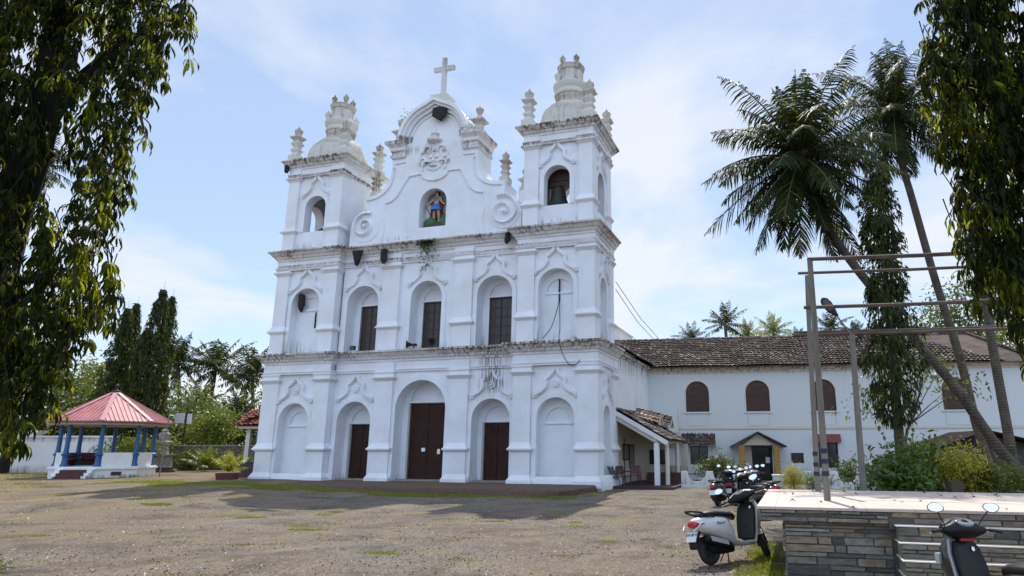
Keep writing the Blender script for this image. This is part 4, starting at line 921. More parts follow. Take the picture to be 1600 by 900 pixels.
# =================================================================== bandstand and the left edge of the yard
def pav():
    X, Y = -26.1, 37.2; z0 = gz(X, Y)
    base_dir = math.atan2(-Y, -X)
    t = thing('pavilion', 'octagonal bandstand with a pink sheet-metal roof and blue columns', 'pavilion', (X, Y, z0), 0); t.scale = (.81, .81, 1)
    th = lambda deg: base_dir + radians(deg)          # seen turning to the right from the side nearest the yard
    P = lambda r, deg: (r*cos(th(deg)), r*sin(th(deg)))
    ks = [-8+45*k for k in range(8)]
    def octa(r0, r1, z_0, z_1): return [[P(r0,k)+(z_0,) for k in ks], [P(r1,k)+(z_1,) for k in ks]]
    W = M['white_trim']; pw = plaster('pavilion_plaster', (.78,.78,.77), bands=((.0,.1,.2),), grime_bounce=1)
    mb = MB(); mb.rings(octa(2.95,2.95,-.2,.42)); mb.rings(octa(3.06,3.06,.42,.50)); mb.rings(octa(2.98,2.98,.50,.56)); mb.build('platform', pw, t)
    vent = MB(); a, b = Vector(P(2.96,-8)), Vector(P(2.96,37)); c = (a+b)/2; e = (b-a).normalized(); vent.obox((c.x,c.y,.2), ((e.x,e.y,0),(-e.y,e.x,0),(0,0,1)), (.28,.02,.09)); vent.build('vent', M['darkwood'], t)
    blue = plain('blue_column_paint', (.022,.095,.25), .5, var=.2)
    for k in ks:
        mb = MB(); c = P(2.62, k) + (.56,)
        mb.lathe(c, [(.23,0),(.23,.06),(.17,.18),(.155,.45),(.17,.52),(.25,.58),(.25,.62),(.16,.68),(.14,.78),(.115,2.1),(.125,2.2),(.19,2.27),(.2,2.36)], 8, rot=th(k)+pi/8); mb.build('column', blue, t)
    mar = plain('maroon_bench_paint', (.075,.015,.014), .55)
    for k in ks:
        if k == -53+360 or k == 307: continue
        a, b = Vector(P(2.62,k)), Vector(P(2.62,k+45)); e = (b-a).normalized(); n_ = Vector((-e.y,e.x)); n_ = n_ if n_.dot((a+b)/2) > 0 else -n_; c = (a+b)/2; L = (b-a).length/2-.16
        o = MB().obox((c.x+n_.x*.05,c.y+n_.y*.05,.90), ((e.x,e.y,0),(n_.x,n_.y,0),(0,0,1)), (L,.06,.35)).build('parapet', pw, t)
        s_ = MB(); s_.obox((c.x-n_.x*.03,c.y-n_.y*.03,.90), ((e.x,e.y,0),(n_.x,n_.y,0),(0,0,1)), (L-.02,.018,.33)); s_.obox((c.x-n_.x*.25,c.y-n_.y*.25,.92), ((e.x,e.y,0),(n_.x,n_.y,0),(0,0,1)), (L-.05,.2,.03)); s_.build('bench', mar, o)
    a, b = Vector(P(2.95,307)), Vector(P(2.95,352)); c = (a+b)/2; e = (b-a).normalized(); n_ = c.normalized()
    for i in range(3):
        q = c + n_*(.18+.28*i-.0); MB().obox((q.x,q.y,.40-.17*i-.12), ((e.x,e.y,0),(n_.x,n_.y,0),(0,0,1)), (.78,.16+.02*i,.12)).build('step', mar, t)
    for sg in (-1, 1):
        for i in range(3):
            q = c + n_*(.15+.25*i) + e*sg*.95; MB().obox((q.x,q.y,.42-.15*i-.2), ((e.x,e.y,0),(n_.x,n_.y,0),(0,0,1)), (.15,.16,.2)).build('step_cheek', pw, t)
    pink = plain('pink_roof_sheet', (.43,.165,.17), .5, 0, var=.3, scale=.9)
    mb = MB(); re, ze, za = 3.62, 2.86, 4.55
    for k in ks:
        a, b = Vector(P(re,k)+(ze,)), Vector(P(re,k+45)+(ze,)); ap = Vector((0,0,za)); a2, b2 = ap+(a-ap)*.06, ap+(b-ap)*.06
        mb.add([a,b,b2,a2], [(0,1,2,3)]); mb.add([a-Vector((0,0,.05)),b-Vector((0,0,.05)),b,a], [(0,1,2,3)])
        mb.add([p-Vector((0,0,.07)) for p in (a,b,b2,a2)], [(3,2,1,0)])
        e = (b-a).normalized(); m_ = (a+b)/2; s_ = (ap-m_); wd = (b-a).length
        nn = e.cross(s_.normalized()); nn = nn if nn.z > 0 else -nn
        for i in range(1, 11):
            f = i/11; st = a + e*wd*f; tt = 1-abs(2*f-1)
            if tt < .1: continue
            en = st + s_*tt*.97; mb.obox((st+en)/2 + nn*.012, (en-st, e, nn), ((en-st).length/2, .022, .022))
    rf = mb.build('roof', pink, t, smooth=False)
    hp = MB()
    for k in ks:
        a = Vector(P(re+.02,k)+(ze+.02,)); b = Vector((0,0,za+.03)); hp.beam(a, b, .26, .035)
    hp.build('hip_cap', plain('pale_pink_sheet', (.52,.25,.255), .4), rf); MB().lathe((0,0,za-.08), [(.3,0),(.26,.1),(.08,.16),(.05,.3),(.12,.38),(.05,.48),(.01,.5)], 12).build('finial', M['iron'], rf)
    MB().rings(octa(3.4,3.4,2.66,2.78)).build('ceiling', plain('beige_soffit', (.42,.36,.30), .8), t)
pav()
yl = M.setdefault('yardwall', plaster('yard_wall_plaster', (.74,.74,.745), bands=((2.2,.4,.1),(0,.1,.5)), grime_bounce=1.5))
bw = thing('boundary_wall', 'long white boundary wall with a plain coping behind the bandstand', 'wall', (-40, 43.2, .3), radians(1.0))
MB().box(0, 10, -.12, .12, -.2, 2.15).build('wall', yl, bw); MB().box(-.05, 10.05, -.18, .18, 2.15, 2.25).build('coping', M['white_trim'], bw)
for x, z, lb in ((41,3.95,'taller white pier with a flared cap rising behind the boundary wall, half behind leaves'),(60,2.95,'short white pier with a flared cap just showing over the boundary wall')):
    p = at(x, 660, 46); t = thing('wall_pier', lb, 'pier', (p.x, 46, .3)); h = z-.3
    MB().sq((0,0,0), [(.22,-.2),(.2,h-.5)]).build('shaft', yl, t); MB().sq((0,0,h-.5), [(.2,0),(.24,.2),(.46,.38),(.48,.5)]).build('cap', M['white_trim'], t)
mo = thing('wayside_monument', 'grey stone wayside monument of stacked blocks beside a slim lamp post', 'monument', (-27.6, 44.5, .3))
g_ = M['greystone2'] = plain('lichened_stone', (.27,.25,.215), .9, var=.35, scale=3, bump=.5)
MB().sq((0,0,0), [(.72,-.1),(.72,.14),(.56,.16),(.5,.2),(.44,.95),(.56,1.02),(.58,1.1)]).build('pedestal', g_, mo); MB().sq((0,0,1.1), [(.30,0),(.26,.1),(.25,.55),(.4,.66),(.44,.74),(.44,.8),(.2,.86),(.2,.98),(.24,1.1),(.25,1.3),(.12,1.42),(.16,1.5),(.05,1.62)]).build('shaft', g_, mo)
MB().box(-1.6,1.4,-1.2,-.7,-.1,.12).box(-1.4,1.2,-.95,-.55,.12,.3).build('step', plain('dark_step', (.05,.03,.028), .9), mo)
lm = thing('yard_lamp', 'slim bent-armed lamp post at the right of the bandstand', 'street lamp', (-22.55, 36.4, .3))
MB().tube([(0,0,-.1),(.03,0,2),(.08,0,4.0),(.14,0,4.45),(.30,0,4.68),(.52,0,4.72)], [.034,.03,.026,.022,.018,.016], 8).build('post', M['pole'], lm); MB().lathe((.55,0,4.66), [(.03,0),(.09,.02),(.07,.08),(.02,.1)], 10).build('lamp_head', M['iron'], lm)
sb = thing('sign_post', 'white sign board high on a dark post behind the monument', 'sign', (-29.0, 49, .3)); MB().tube([(0,0,-.1),(0,0,4.4)], .07, 8).build('post', M['darkwood'], sb); MB().box(-.75,-.1,-.12,-.06,3.25,3.95).box(.12,.42,-.12,-.06,3.2,3.9).build('board', M['paper'], sb)
rw = thing('rubble_wall', 'low rough brown stone wall behind the young palms', 'wall', (-29.2, 48.5, .3), .0)
t = NT('rubble_stone'); v = t.vor(t.co(), 3.2, 'F1', 'Color'); dd = t.vor(t.co(), 3.2, 'DISTANCE_TO_EDGE')
c = t.mix(t.xyz(v)[0], (.10,.085,.065), (.20,.17,.13)); c = t.mix(t.ramp(dd, (0,1),(.06,0)), c, (.05,.045,.035)); t.bump(t.ramp(dd, (0,0),(.15,1)), .9, .06)
MB().box(0,8.2,-.2,.2,-.2,1.62).build('wall', t.done(c, .95), rw); MB().box(-.03,8.25,-.24,.24,1.62,1.70).build('coping', plain('wall_coping', (.30,.28,.24), .9, var=.3), rw)
ks = thing('shelter', 'small shelter with a red tiled roof and white post left of the church', 'shelter', (-17.2, 37.6, .3))
MB().box(-1.15,1.6,-1.1,1.1,-.1,.78).build('plinth', plain('black_polished_plinth', (.014,.012,.013), .35), ks); MB().box(-1.9,1.6,-1.7,-1.1,-.1,.22).build('step', plain('dark_red_tread', (.085,.018,.016), .6), ks)
for x, y in ((-1.0,-.95),(-1.0,.95),(1.45,-.95),(1.45,.95)): MB().sq((x,y,.78), [(.13,0),(.11,.06),(.105,1.72),(.15,1.78),(.15,1.84)]).build('post', M['cream'], ks)
mb = tiles(MB(), (-1.55,-1.55,2.68), (1,0,0), (0,1.6,.85), 14, 7, .24, .27); tiles(mb, (-1.55,1.55,2.68), (0,-1,0), (1.6,0,.85), 13, 7, .24, .27, skip=lambda x, y: x < y*.85 or x > 3.1-y*.85)
mb.add([(-1.5,-1.5,2.62),(1.9,-1.5,2.62),(1.9,.05,3.45),(-1.5,.05,3.45)], [(0,1,2,3)]); mb.add([(-1.5,1.5,2.62),(1.9,1.5,2.62),(1.9,-.05,3.45),(-1.5,-.05,3.45)], [(0,1,2,3)]); mb.build('roof', M['tilered'], ks, fixn=False)
MB().box(-1.4,1.8,-1.4,1.4,2.5,2.63).build('fascia', M['cream'], ks); MB().box(-.62,-.58,-.95,.95,.78,2.5).build('glass_screen', M['glass'], ks)
# =================================================================== trees and plants
M['bark'] = bark('grey_brown_bark', (.035,.028,.022), (.11,.09,.07)); M['palmbark'] = bark('ringed_palm_bark', (.045,.038,.030), (.14,.12,.095), rings=3.5); M['darkbark'] = bark('dark_wet_bark', (.006,.005,.004), (.022,.018,.014))
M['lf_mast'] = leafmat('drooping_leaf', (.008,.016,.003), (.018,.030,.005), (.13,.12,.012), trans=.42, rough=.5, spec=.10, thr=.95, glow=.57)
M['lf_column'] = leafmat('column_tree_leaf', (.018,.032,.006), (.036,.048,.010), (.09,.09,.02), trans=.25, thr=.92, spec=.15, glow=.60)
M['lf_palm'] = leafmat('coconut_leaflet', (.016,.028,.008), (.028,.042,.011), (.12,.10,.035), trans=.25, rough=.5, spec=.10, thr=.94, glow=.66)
M['lf_young'] = leafmat('young_palm_leaflet', (.07,.12,.02), (.12,.17,.03), (.25,.22,.04), trans=.4)
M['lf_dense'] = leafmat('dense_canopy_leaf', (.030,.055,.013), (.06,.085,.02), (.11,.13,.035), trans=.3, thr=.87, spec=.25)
M['lf_light'] = leafmat('pale_canopy_leaf', (.09,.13,.035), (.14,.18,.055), (.06,.09,.025), trans=.35, thr=.8)
M['lf_bush'] = leafmat('glossy_bush_leaf', (.045,.11,.025), (.09,.17,.04), (.14,.20,.05), trans=.35, rough=.3, spec=.6)
M['lf_yellow'] = leafmat('golden_croton_leaf', (.42,.36,.04), (.32,.32,.04), (.55,.45,.06), trans=.45)
def stem_mb(pts, rad, n=9): return MB().tube(pts, rad, n)
def along(P, n):                      # resample a polyline smoothly
    P = np.array([tuple(p) for p in P], float); m = len(P); t = np.linspace(0, m-1, n); out = []
    for q in t:
        i = min(int(q), m-2); f = q-i; p0 = P[max(i-1,0)]; p1 = P[i]; p2 = P[i+1]; p3 = P[min(i+2,m-1)]
        out.append(.5*((2*p1)+(-p0+p2)*f+(2*p0-5*p1+4*p2-p3)*f*f+(-p0+3*p1-3*p2+p3)*f**3))
    return np.array(out)
def fronds(center, n, L, seed, emin=-60, emax=80, pairs=46, lw=.035, ll=.55, droop=.75, dirbias=None):
    r = np.random.default_rng(seed); Vs = []; ribs = MB()
    for i in range(n):
        az = i*2.39996 + r.uniform(-.25,.25); el = radians(emin + (emax-emin)*((i+.5)/n)**.85 + r.uniform(-7,7)); Lf = L*r.uniform(.82,1.12)*(.8 if el > 1.0 else 1)
        d = np.array([cos(az)*cos(el), sin(az)*cos(el), sin(el)]); p = np.array(center, float); S = 16; pts = [p.copy()]; ds = []
        for k in range(S):
            d = d + np.array([0,0,-1])*droop/S*(.35+1.5*k/S)*max(.15, 1-abs(min(d[2],0))*.9); d /= np.linalg.norm(d); p = p + d*Lf/S; pts.append(p.copy()); ds.append(d.copy())
        pts = np.array(pts); ribs.tube([tuple(q) for q in pts[::2]], [max(.005, .045*(1-k/8.5))*L/4.5+.004 for k in range(len(pts[::2]))], 5)
        t = np.linspace(.12, .99, pairs); idx = t*S; i0 = np.minimum(idx.astype(int), S-1); fr = (idx-i0)[:,None]
        B = pts[i0]*(1-fr)+pts[i0+1]*fr; T = np.array(ds)[i0]
        side = unit(np.cross(T, np.array([0,0,1.0])+1e-4)); up = np.cross(side, T); env = np.sin(np.clip(t*1.05,0,1)*pi)**.55*.85+.15; env = env*np.where(t > .9, .75, 1)
        tw = r.uniform(-.5,.5)
        for sg in (-1,1):
            D = T*.55 + side*sg*(.85) + up*(.22+tw*sg*.4) + np.array([0,0,-.62]) + r.normal(0,.10,(pairs,3)); l = ll*L/3*env*r.uniform(.8,1.15,pairs)
            drop = r.uniform(0,1,pairs) > .07
            D = unit(D); Nn = unit(up+r.normal(0,.25,(pairs,3))); W = lw*L/3*1.3; Sd = unit(np.cross(D,Nn)); g = np.array([0,0,-1.0])
            mid = B + D*l[:,None]*.55 + g*l[:,None]*.06; tip = B + D*l[:,None]*.92 + g*l[:,None]*.34
            V = np.stack([B-Sd*W*.35, B+Sd*W*.35, mid+Sd*W*.5, mid-Sd*W*.5, tip+Sd*W*.06, tip-Sd*W*.06], 1); Vs.append(V[drop])
    return np.concatenate(Vs), [(0,1,2,3),(3,2,4,5)], ribs
def palm(name, label, path, r0, r1, L, n, seed, mat='lf_palm', group=None, pairs=46, nuts=True, cat='palm tree', emin=-60, emax=82, **kw):
    P = [Vector(p) for p in path]; B = P[0]; t = thing(name, label, cat, B, 0, group)
    Q = along([p-B for p in P], 26); R = [r0*(1.45 if i == 0 else 1.18 if i == 1 else 1)*(1-i/25)+r1*(i/25) for i in range(26)]
    stem_mb([tuple(q) for q in Q], R, 12).build('trunk', M['palmbark'], t)
    c = Q[-1]; V, F, ribs = fronds(c+np.array([0,0,.1]), n, L, seed, pairs=pairs, emin=emin, emax=emax, **kw); cr = soup('crown', V, F, M[mat], t)
    ribs.build('frond_stalks', plain('frond_stalk', (.10,.095,.035), .6) if 'stalk' not in M else M['stalk'], cr)
    if nuts:
        mb = MB()
        for k in range(9): a = k*2.4; mb.lathe((c[0]+.32*cos(a), c[1]+.32*sin(a), c[2]-.35-.1*(k%3)), [(.02,0),(.11,.06),(.14,.16),(.10,.26),(.02,.3)], 8)
        for k in range(5): a = k*1.3; mb.tube([(c[0],c[1],c[2]), (c[0]+.45*cos(a),c[1]+.45*sin(a),c[2]-.1), (c[0]+.6*cos(a),c[1]+.6*sin(a),c[2]-.7)], [.05,.03,.01], 5)
        mb.build('coconuts', plain('green_coconut', (.06,.07,.02), .5) if 'nut' not in M else M['nut'], cr)
    return t
M['stalk'] = plain('frond_stalk', (.11,.10,.04), .6); M['nut'] = plain('green_coconut', (.07,.075,.025), .5)
# the two big coconut palms and a third trunk
palm('coconut_palm', 'tallest-leaning coconut palm, thick trunk slanting across the wing to a broad dark crown', [at(1640,790,20),at(1560,700,20),at(1500,615,20),at(1430,530,20),at(1335,415,20),at(1282,335,20),at(1250,250,20)], .155, .12, 3.6, 60, 11, emin=-80, emax=86, pairs=54, ll=.64, lw=.029, droop=1.0)
palm('coconut_palm', 'upright slender coconut palm with a curved trunk behind the leaning palm', [at(1560,765,24),at(1530,680,24),at(1500,560,24),at(1462,440,24),at(1425,310,24),at(1408,250,24),at(1397,175,24)], .16, .115, 3.4, 50, 23, emin=-82, emax=86, pairs=50, ll=.62, lw=.027, droop=1.0)
palm('coconut_palm', 'coconut palm trunk at the far right whose crown is lost among hanging leaves', [at(1585,735,22),at(1574,670,22),at(1556,570,22),at(1545,500,22),at(1535,380,22),at(1560,200,22)], .16, .12, 2.6, 18, 31, pairs=36)
# palms far behind
for i, (x, y, Y, L, lb) in enumerate(((1080,528,62,2.6,'far palm tuft just showing over the wing ridge nearest the church'),(1133,505,60,3.3,'tallest far palm crown over the wing ridge'),(1168,523,62,2.7,'yellowish far palm crown right of the tallest one over the ridge'),(1208,517,64,3.2,'far palm crown over the ridge just left of the pole frame'),(1246,530,66,2.4,'small far palm tuft behind the pole frame'),(1297,512,62,3.0,'far palm crown below the street lamp head'),(1336,522,64,2.8,'far palm crown right of the street lamp arm'))):
    L *= .8; y += 4; c = at(x, y, Y); palm('far_palm', lb, [(c.x+.6,Y,0),(c.x+.3,Y,c.z*.5),tuple(c)], .2, .14, L, 22, 40+i, group='palms behind the wing', pairs=24, nuts=False, lw=.06, emin=-30, mat='lf_palm' if i not in (2,3) else 'lf_young')
for i, (x, y, Y, L, xb, lb) in enumerate(((278,568,70,4.2,284,'far palm close behind the tall clipped trees'),(337,578,74,5.0,318,'largest far palm with a leaning trunk left of the church'),(394,590,72,4.8,398,'far palm half behind the church corner'),(305,640,66,3.4,300,'low far palm spreading under the largest one'),(366,655,64,3.2,362,'low dark far palm beside the shelter roof'),(66,262,45,3.4,-40,'palm seen through the gap in the leaves of the overhanging tree'))):
    c = at(x, y, Y); b = at(xb, 700, Y); palm('far_palm', lb, [(b.x,Y,.2),((b.x*.6+c.x*.4),Y,c.z*.5),tuple(c)], .24, .16, L, 24, 60+i, group='palms left of the church', pairs=26, nuts=False, lw=.06, emin=-35)
# ---- leafy crowns
def crown_pts(blobs, n, r, shell=.55):
    w = np.array([b[3]*b[4]*b[5] for b in blobs])**(2/3); k = r.choice(len(blobs), n, p=w/w.sum()); b = np.array(blobs)[k]
    d = r.normal(0,1,(n,3)); d /= np.linalg.norm(d,axis=1,keepdims=True); rad = (shell + (1-shell)*r.uniform(0,1,n)**.6)
    lump = 1 + .16*np.sin(d[:,0]*7+k)*np.sin(d[:,2]*6+k*2) + .10*np.sin(d[:,1]*13+k)
    return b[:,:3] + d*b[:,3:6]*(rad*lump)[:,None], d
def leafy(name, label, base, blobs, n, L, W, mat, seed, trunk=None, cat='tree', group=None, down=.3, tr=.18, bark_='bark', segs=1, branches=True, kind=None):
    r = np.random.default_rng(seed); B = Vector(base); t = thing(name, label, cat, B, 0, group)
    P, d = crown_pts(blobs, n, r); c0 = r.normal(0,.06,(n,3))*L*4
    # gather leaves into sprays so the outline is ragged
    m = max(8, n//14); s = r.integers(0, m, n); P = P[s] + r.normal(0, 1, (n,3))*L*1.3; d = d[s]
    D = unit(d*.8 + r.normal(0,.7,(n,3)) + np.array([0,0,-down])); V, F = leaf_geo(P, D, unit(d+r.normal(0,.5,(n,3))+np.array([0,0,.6])), L*r.uniform(.6,1.25,n), W*r.uniform(.7,1.2,n), .2, segs)
    V -= np.array(B); cr = soup('crown', V, F, M[mat], t)
    mb = MB(); top = np.mean(np.array(blobs)[:,:3],0) - np.array(B)
    if trunk is not False:
        tp = [tuple(Vector(p)-B) for p in trunk] if trunk else [(0,0,-.1),(top[0]*.3,top[1]*.3,top[2]*.4),tuple(top)]
        Q = along(tp, 10); mb.tube([tuple(q) for q in Q], [tr*(1.3-i*.09) for i in range(10)], 9)
        if branches:
            for b in blobs:
                e = np.array(b[:3])-np.array(B); st = Q[5]; mb.tube([tuple(st), tuple((st+e)/2+np.array([0,0,.15*b[5]])), tuple(e)], [tr*.5, tr*.3, tr*.1], 6)
        mb.build('trunk', M[bark_], t)
    return t
def blobs_at(lst, Y0): # (px, py, Y, rx, ry, rz)
    return [tuple(at(x, y, Y)) + (a, b, c) for x, y, Y, a, b, c in lst]
for i, (x, Y, lst, mt, lb) in enumerate((
  (112,60,[(90,640,60,3.2,3,2.6),(130,610,60,3.0,3,2.3),(158,640,60,2.6,3,2.4),(110,665,59,4,3,1.8)],'lf_light','pale green spreading tree behind the bandstand roof'),
  (165,66,[(150,595,66,2.4,2.5,1.6),(178,610,66,2.6,2.6,2.2),(150,650,64,3.5,3,2)],'lf_dense','darker round tree between the pale tree and the clipped trees'),
  (20,58,[(20,660,58,4,3,3),(60,650,58,3.6,3,3),(-30,640,58,4,3,3.5)],'lf_dense','dark tree behind the left end of the boundary wall'),
  (210,58,[(205,680,58,4,2.5,2.4),(240,690,58,3,2.5,2)],'lf_dense','dark low tree filling behind the bandstand columns'),
  (300,62,[(292,645,62,2.4,2,2.2),(312,668,62,2.8,2,1.8),(285,680,60,2.2,2,1.4)],'lf_light','pale large-leaved tree behind the monument'),
  (360,66,[(350,668,66,4,2.5,2.6),(395,660,66,4,2.5,3),(330,680,66,3,2.5,2)],'lf_dense','dark thicket tree between the far palms and the shelter'),
  (1480,52,[(1455,520,52,2.4,2.5,2.0),(1500,490,52,2.6,2.5,2.6),(1545,470,52,2.8,2.5,2.8),(1590,500,52,3.2,2.5,3),(1570,560,46,2.6,2.5,2.2)],'lf_dense','dark leafy tree behind the right end of the wing roof'))):
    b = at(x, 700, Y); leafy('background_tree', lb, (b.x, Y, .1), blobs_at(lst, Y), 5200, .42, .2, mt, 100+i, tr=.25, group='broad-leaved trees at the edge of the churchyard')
# tall clipped column trees behind the bandstand
def column(name, label, base, H, R, n, seed, mat='lf_column', L=.34, W=.085, top=.25, gaps=0.0, group=None, lean=(0,0), z0=.4, tr=.1, prof=None):
    r = np.random.default_rng(seed); B = Vector(base); t = thing(name, label, 'tree', B, 0, group)
    u = r.uniform(0,1,n)**.85; m = n//11; ci = r.integers(0,m,n); cu = r.uniform(0,1,m)**.9; ca = r.uniform(0,2*pi,m); u = np.clip(cu[ci] + r.normal(0,.012,n), 0, 1); a = ca[ci] + r.normal(0,.25,n)
    if prof is None: pr = np.interp(u, [0,.12,.5,.8,.93,1], [.62,.95,1,.62,.34,.10])
    else: pr = np.interp(u, *prof)
    rag = 1+.28*np.sin(ca*5+cu*37)[ci]; rr = R*pr*rag*(.35+.75*r.uniform(0,1,m)**.5)[ci]
    P = np.stack([rr*np.cos(a)+lean[0]*u*H, rr*np.sin(a)+lean[1]*u*H, z0+u*(H-z0)+.3], 1); out = np.stack([np.cos(a),np.sin(a),np.zeros(n)],1)
    D = unit(out*.5 + np.array([0,0,-1.0]) + r.normal(0,.3,(n,3))); V, F = leaf_geo(P, D, unit(out+r.normal(0,.4,(n,3))), L*r.uniform(.6,1.2,n), W*r.uniform(.7,1.2,n), .2, 1)
    soup('crown', V, F, M[mat], t); q = [(0,0,-.1),(lean[0]*H*.5,lean[1]*H*.5,H*.5),(lean[0]*H,lean[1]*H,H)]
    tk = stem_mb(q, [tr,tr*.6,.015], 7); tk.tube([q[2],(lean[0]*H+.05,lean[1]*H,H+.9)], [.015,.005], 4)
    for sg in (-1,1): tk.tube([q[2],(lean[0]*H+.2*sg,lean[1]*H,H+.35),(lean[0]*H+.42*sg,lean[1]*H,H+.1)], [.01,.006,.003], 4)
    tk.build('trunk', M['bark'], t); return t
for i, (x, ytop, Y, R, lb) in enumerate(((199,488,47,.98,'left one of the tall column trees behind the bandstand, shorter and ragged'),(214,480,48.5,.75,'narrow column tree just right of the ragged left one'),(231,520,46.5,.9,'lowest column tree, filling between the two pairs'),(255,459,46,1.0,'tallest column tree behind the bandstand'),(269,469,47.5,.72,'narrow column tree at the right flank of the tallest one'))):
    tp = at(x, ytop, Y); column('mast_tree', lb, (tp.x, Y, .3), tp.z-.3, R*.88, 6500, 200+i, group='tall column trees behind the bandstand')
# slim weeping tree behind the stage
b = at(1408,742,17); b.z = 0; t = at(1372, 285, 17)
column('mast_tree', 'slim weeping column tree with a bare lower trunk behind the stage', b, t.z, .60, 6400, 300, L=.24, W=.055, lean=((t.x-b.x)/t.z, 0), z0=2.1, tr=.15, mat='lf_column', prof=([0,.05,.2,.36,.42,.55,.62,.75,.9,1],[.45,.9,1.05,1.0,.8,.62,.6,.75,.6,.15]))
# ---- garden behind the stage
def bush(label, c, r, n, L, W, mat, seed, cat='shrub', name='shrub', down=0, g='shrubs behind the stage', segs=1):
    b = (c[0], c[1], 0); bl = [(c[0]+r[0]*x, c[1]+r[1]*y, c[2]+r[2]*z, r[0]*.62, r[1]*.62, r[2]*.62) for x, y, z in ((0,0,.2),(-.5,.1,-.1),(.5,-.1,-.15),(.1,.3,.4),(-.2,-.4,-.3))]
    return leafy(name, label, b, bl, n, L, W, mat, seed, cat=cat, group=g, down=down, tr=.03, segs=segs)
def pb(x, y, Y): return tuple(at(x, y, Y))
bush('large glossy green shrub at the foot of the weeping tree', pb(1405,748,16.2), (.46,.45,.46), 1500, .20, .075, 'lf_bush', 401, segs=2)
bush('broad-leaved green shrub behind the stage right of the weeping tree', pb(1450,738,17.5), (.52,.45,.56), 1900, .20, .07, 'lf_bush', 402, segs=2)
bush('golden feathery shrub behind the stage', pb(1506,732,16.6), (.40,.35,.30), 1700, .16, .03, 'lf_yellow', 403)
bush('round clipped dark green bush near the right end of the stage', pb(1541,748,16.5), (.27,.27,.27), 2000, .09, .03, 'lf_dense', 404)
bush('low olive bush beside the round clipped one', pb(1510,750,16.8), (.34,.3,.25), 1300, .10, .03, 'lf_yellow', 405)
bush('yellow-green low plants in front of the palm trunks', pb(1585,755,17.5), (.55,.4,.24), 1200, .13, .05, 'lf_young', 406)
bush('pale spiky plant left of the glossy shrub', pb(1352,760,17), (.34,.3,.2), 500, .24, .03, 'lf_bush', 407)
bush('dark potted shrub before the porch window', pb(1118,727,34.5), (.95,.4,.32), 1300, .17, .07, 'lf_dense', 408, g='shrubs before the wing')
bush('golden shrub beside the gate pier', pb(1240,745,30.5), (.28,.25,.46), 1600, .13, .03, 'lf_yellow', 409, g='shrubs before the wing')
bush('small dark shrub right of the red awning', pb(1322,738,34), (.38,.3,.32), 700, .2, .08, 'lf_dense', 410, g='shrubs before the wing')
bush('small leafy plant in the left scoop of the garden wall', pb(1270,752,31), (.3,.2,.18), 300, .14, .05, 'lf_light', 411, g='shrubs before the wing')
for i, (x, y, Y, rx, rz, lb) in enumerate(((1385,585,21,.9,.5,'young tree with forked bare stems and thin yellow-green leaves before the wing'),)):
    b = at(1425, 715, Y); b.z = 0
    leafy('young_tree', lb, b, blobs_at([(1350,620,Y,.55,.4,.28),(1332,640,Y,.5,.4,.22),(1470,575,Y,.6,.5,.4),(1520,600,Y,.75,.5,.35),(1480,610,Y,.5,.4,.25),(1440,560,Y,.5,.4,.35),(1390,600,Y,.5,.4,.3)], Y), 620, .18, .075, 'lf_light', 420, tr=.045, trunk=[b, at(1415,690,Y), at(1428,650,Y), at(1440,600,Y)])
for x, Y, h, lb in ((1492,15.4,1.05,'short square stone block at the back edge of the stage'),(1594,15.0,.86,'low dark stone block at the far right of the garden')):
    p = at(x, 768, Y); tag(MB().box(-.13,.13,-.13,.13,-.05,h).build('garden_block', plain('mossy_block', (.075,.06,.045), .9, var=.4), loc=(p.x,Y,0)), lb, 'block')
# ---- plants at the left
for i, (x, y, Y, r, lb) in enumerate(((325,705,45,1.5,'clump of young palms before the rubble wall'),(380,690,43,1.2,'yellow young palm behind the shelter post'))):
    c = at(x, 735, Y); t = thing('young_palm', lb, 'palm tree', (c.x,Y,.3)); V, F, rb = fronds((0,0,.15), 26, r*1.25, 500+i, emin=20, emax=85, pairs=22, lw=.07, ll=.6); cr = soup('crown', V, F, M['lf_young'], t); rb.build('frond_stalks', M['stalk'], cr)
c = at(355, 746, 33.5); t = thing('potted_palm', 'small yellow palm in a dark red trough left of the church', 'potted plant', (c.x, 33.5, .27))
MB().box(-.38,.38,-.28,.28,0,.34,(-.44,.44,-.33,.33)).build('pot', plain('dark_red_trough', (.09,.022,.02), .6), t); V, F, rb = fronds((0,0,.4), 13, 1.3, 520, emin=25, emax=88, pairs=20, lw=.085, ll=.62); cr = soup('crown', V, F, M['lf_yellow'], t); rb.build('frond_stalks', M['stalk'], cr)
bush('bright green bush behind the rubble wall', pb(335,665,56), (2.0,1.5,1.5), 2500, .3, .13, 'lf_young', 530, g='bushes at the left'); bush('grey-green shrub before the rubble wall', pb(300,720,47), (1.0,.6,.7), 1600, .2, .08, 'lf_dense', 531, g='bushes at the left')
bush('yellow-green hedge bush behind the bandstand', pb(205,700,43), (2.2,.8,.5), 2200, .2, .08, 'lf_young', 532, g='bushes at the left'); bush('bright shrub between the monument and the clipped trees', pb(250,700,50), (1.4,.8,.6), 1500, .22, .09, 'lf_young', 533, g='bushes at the left')
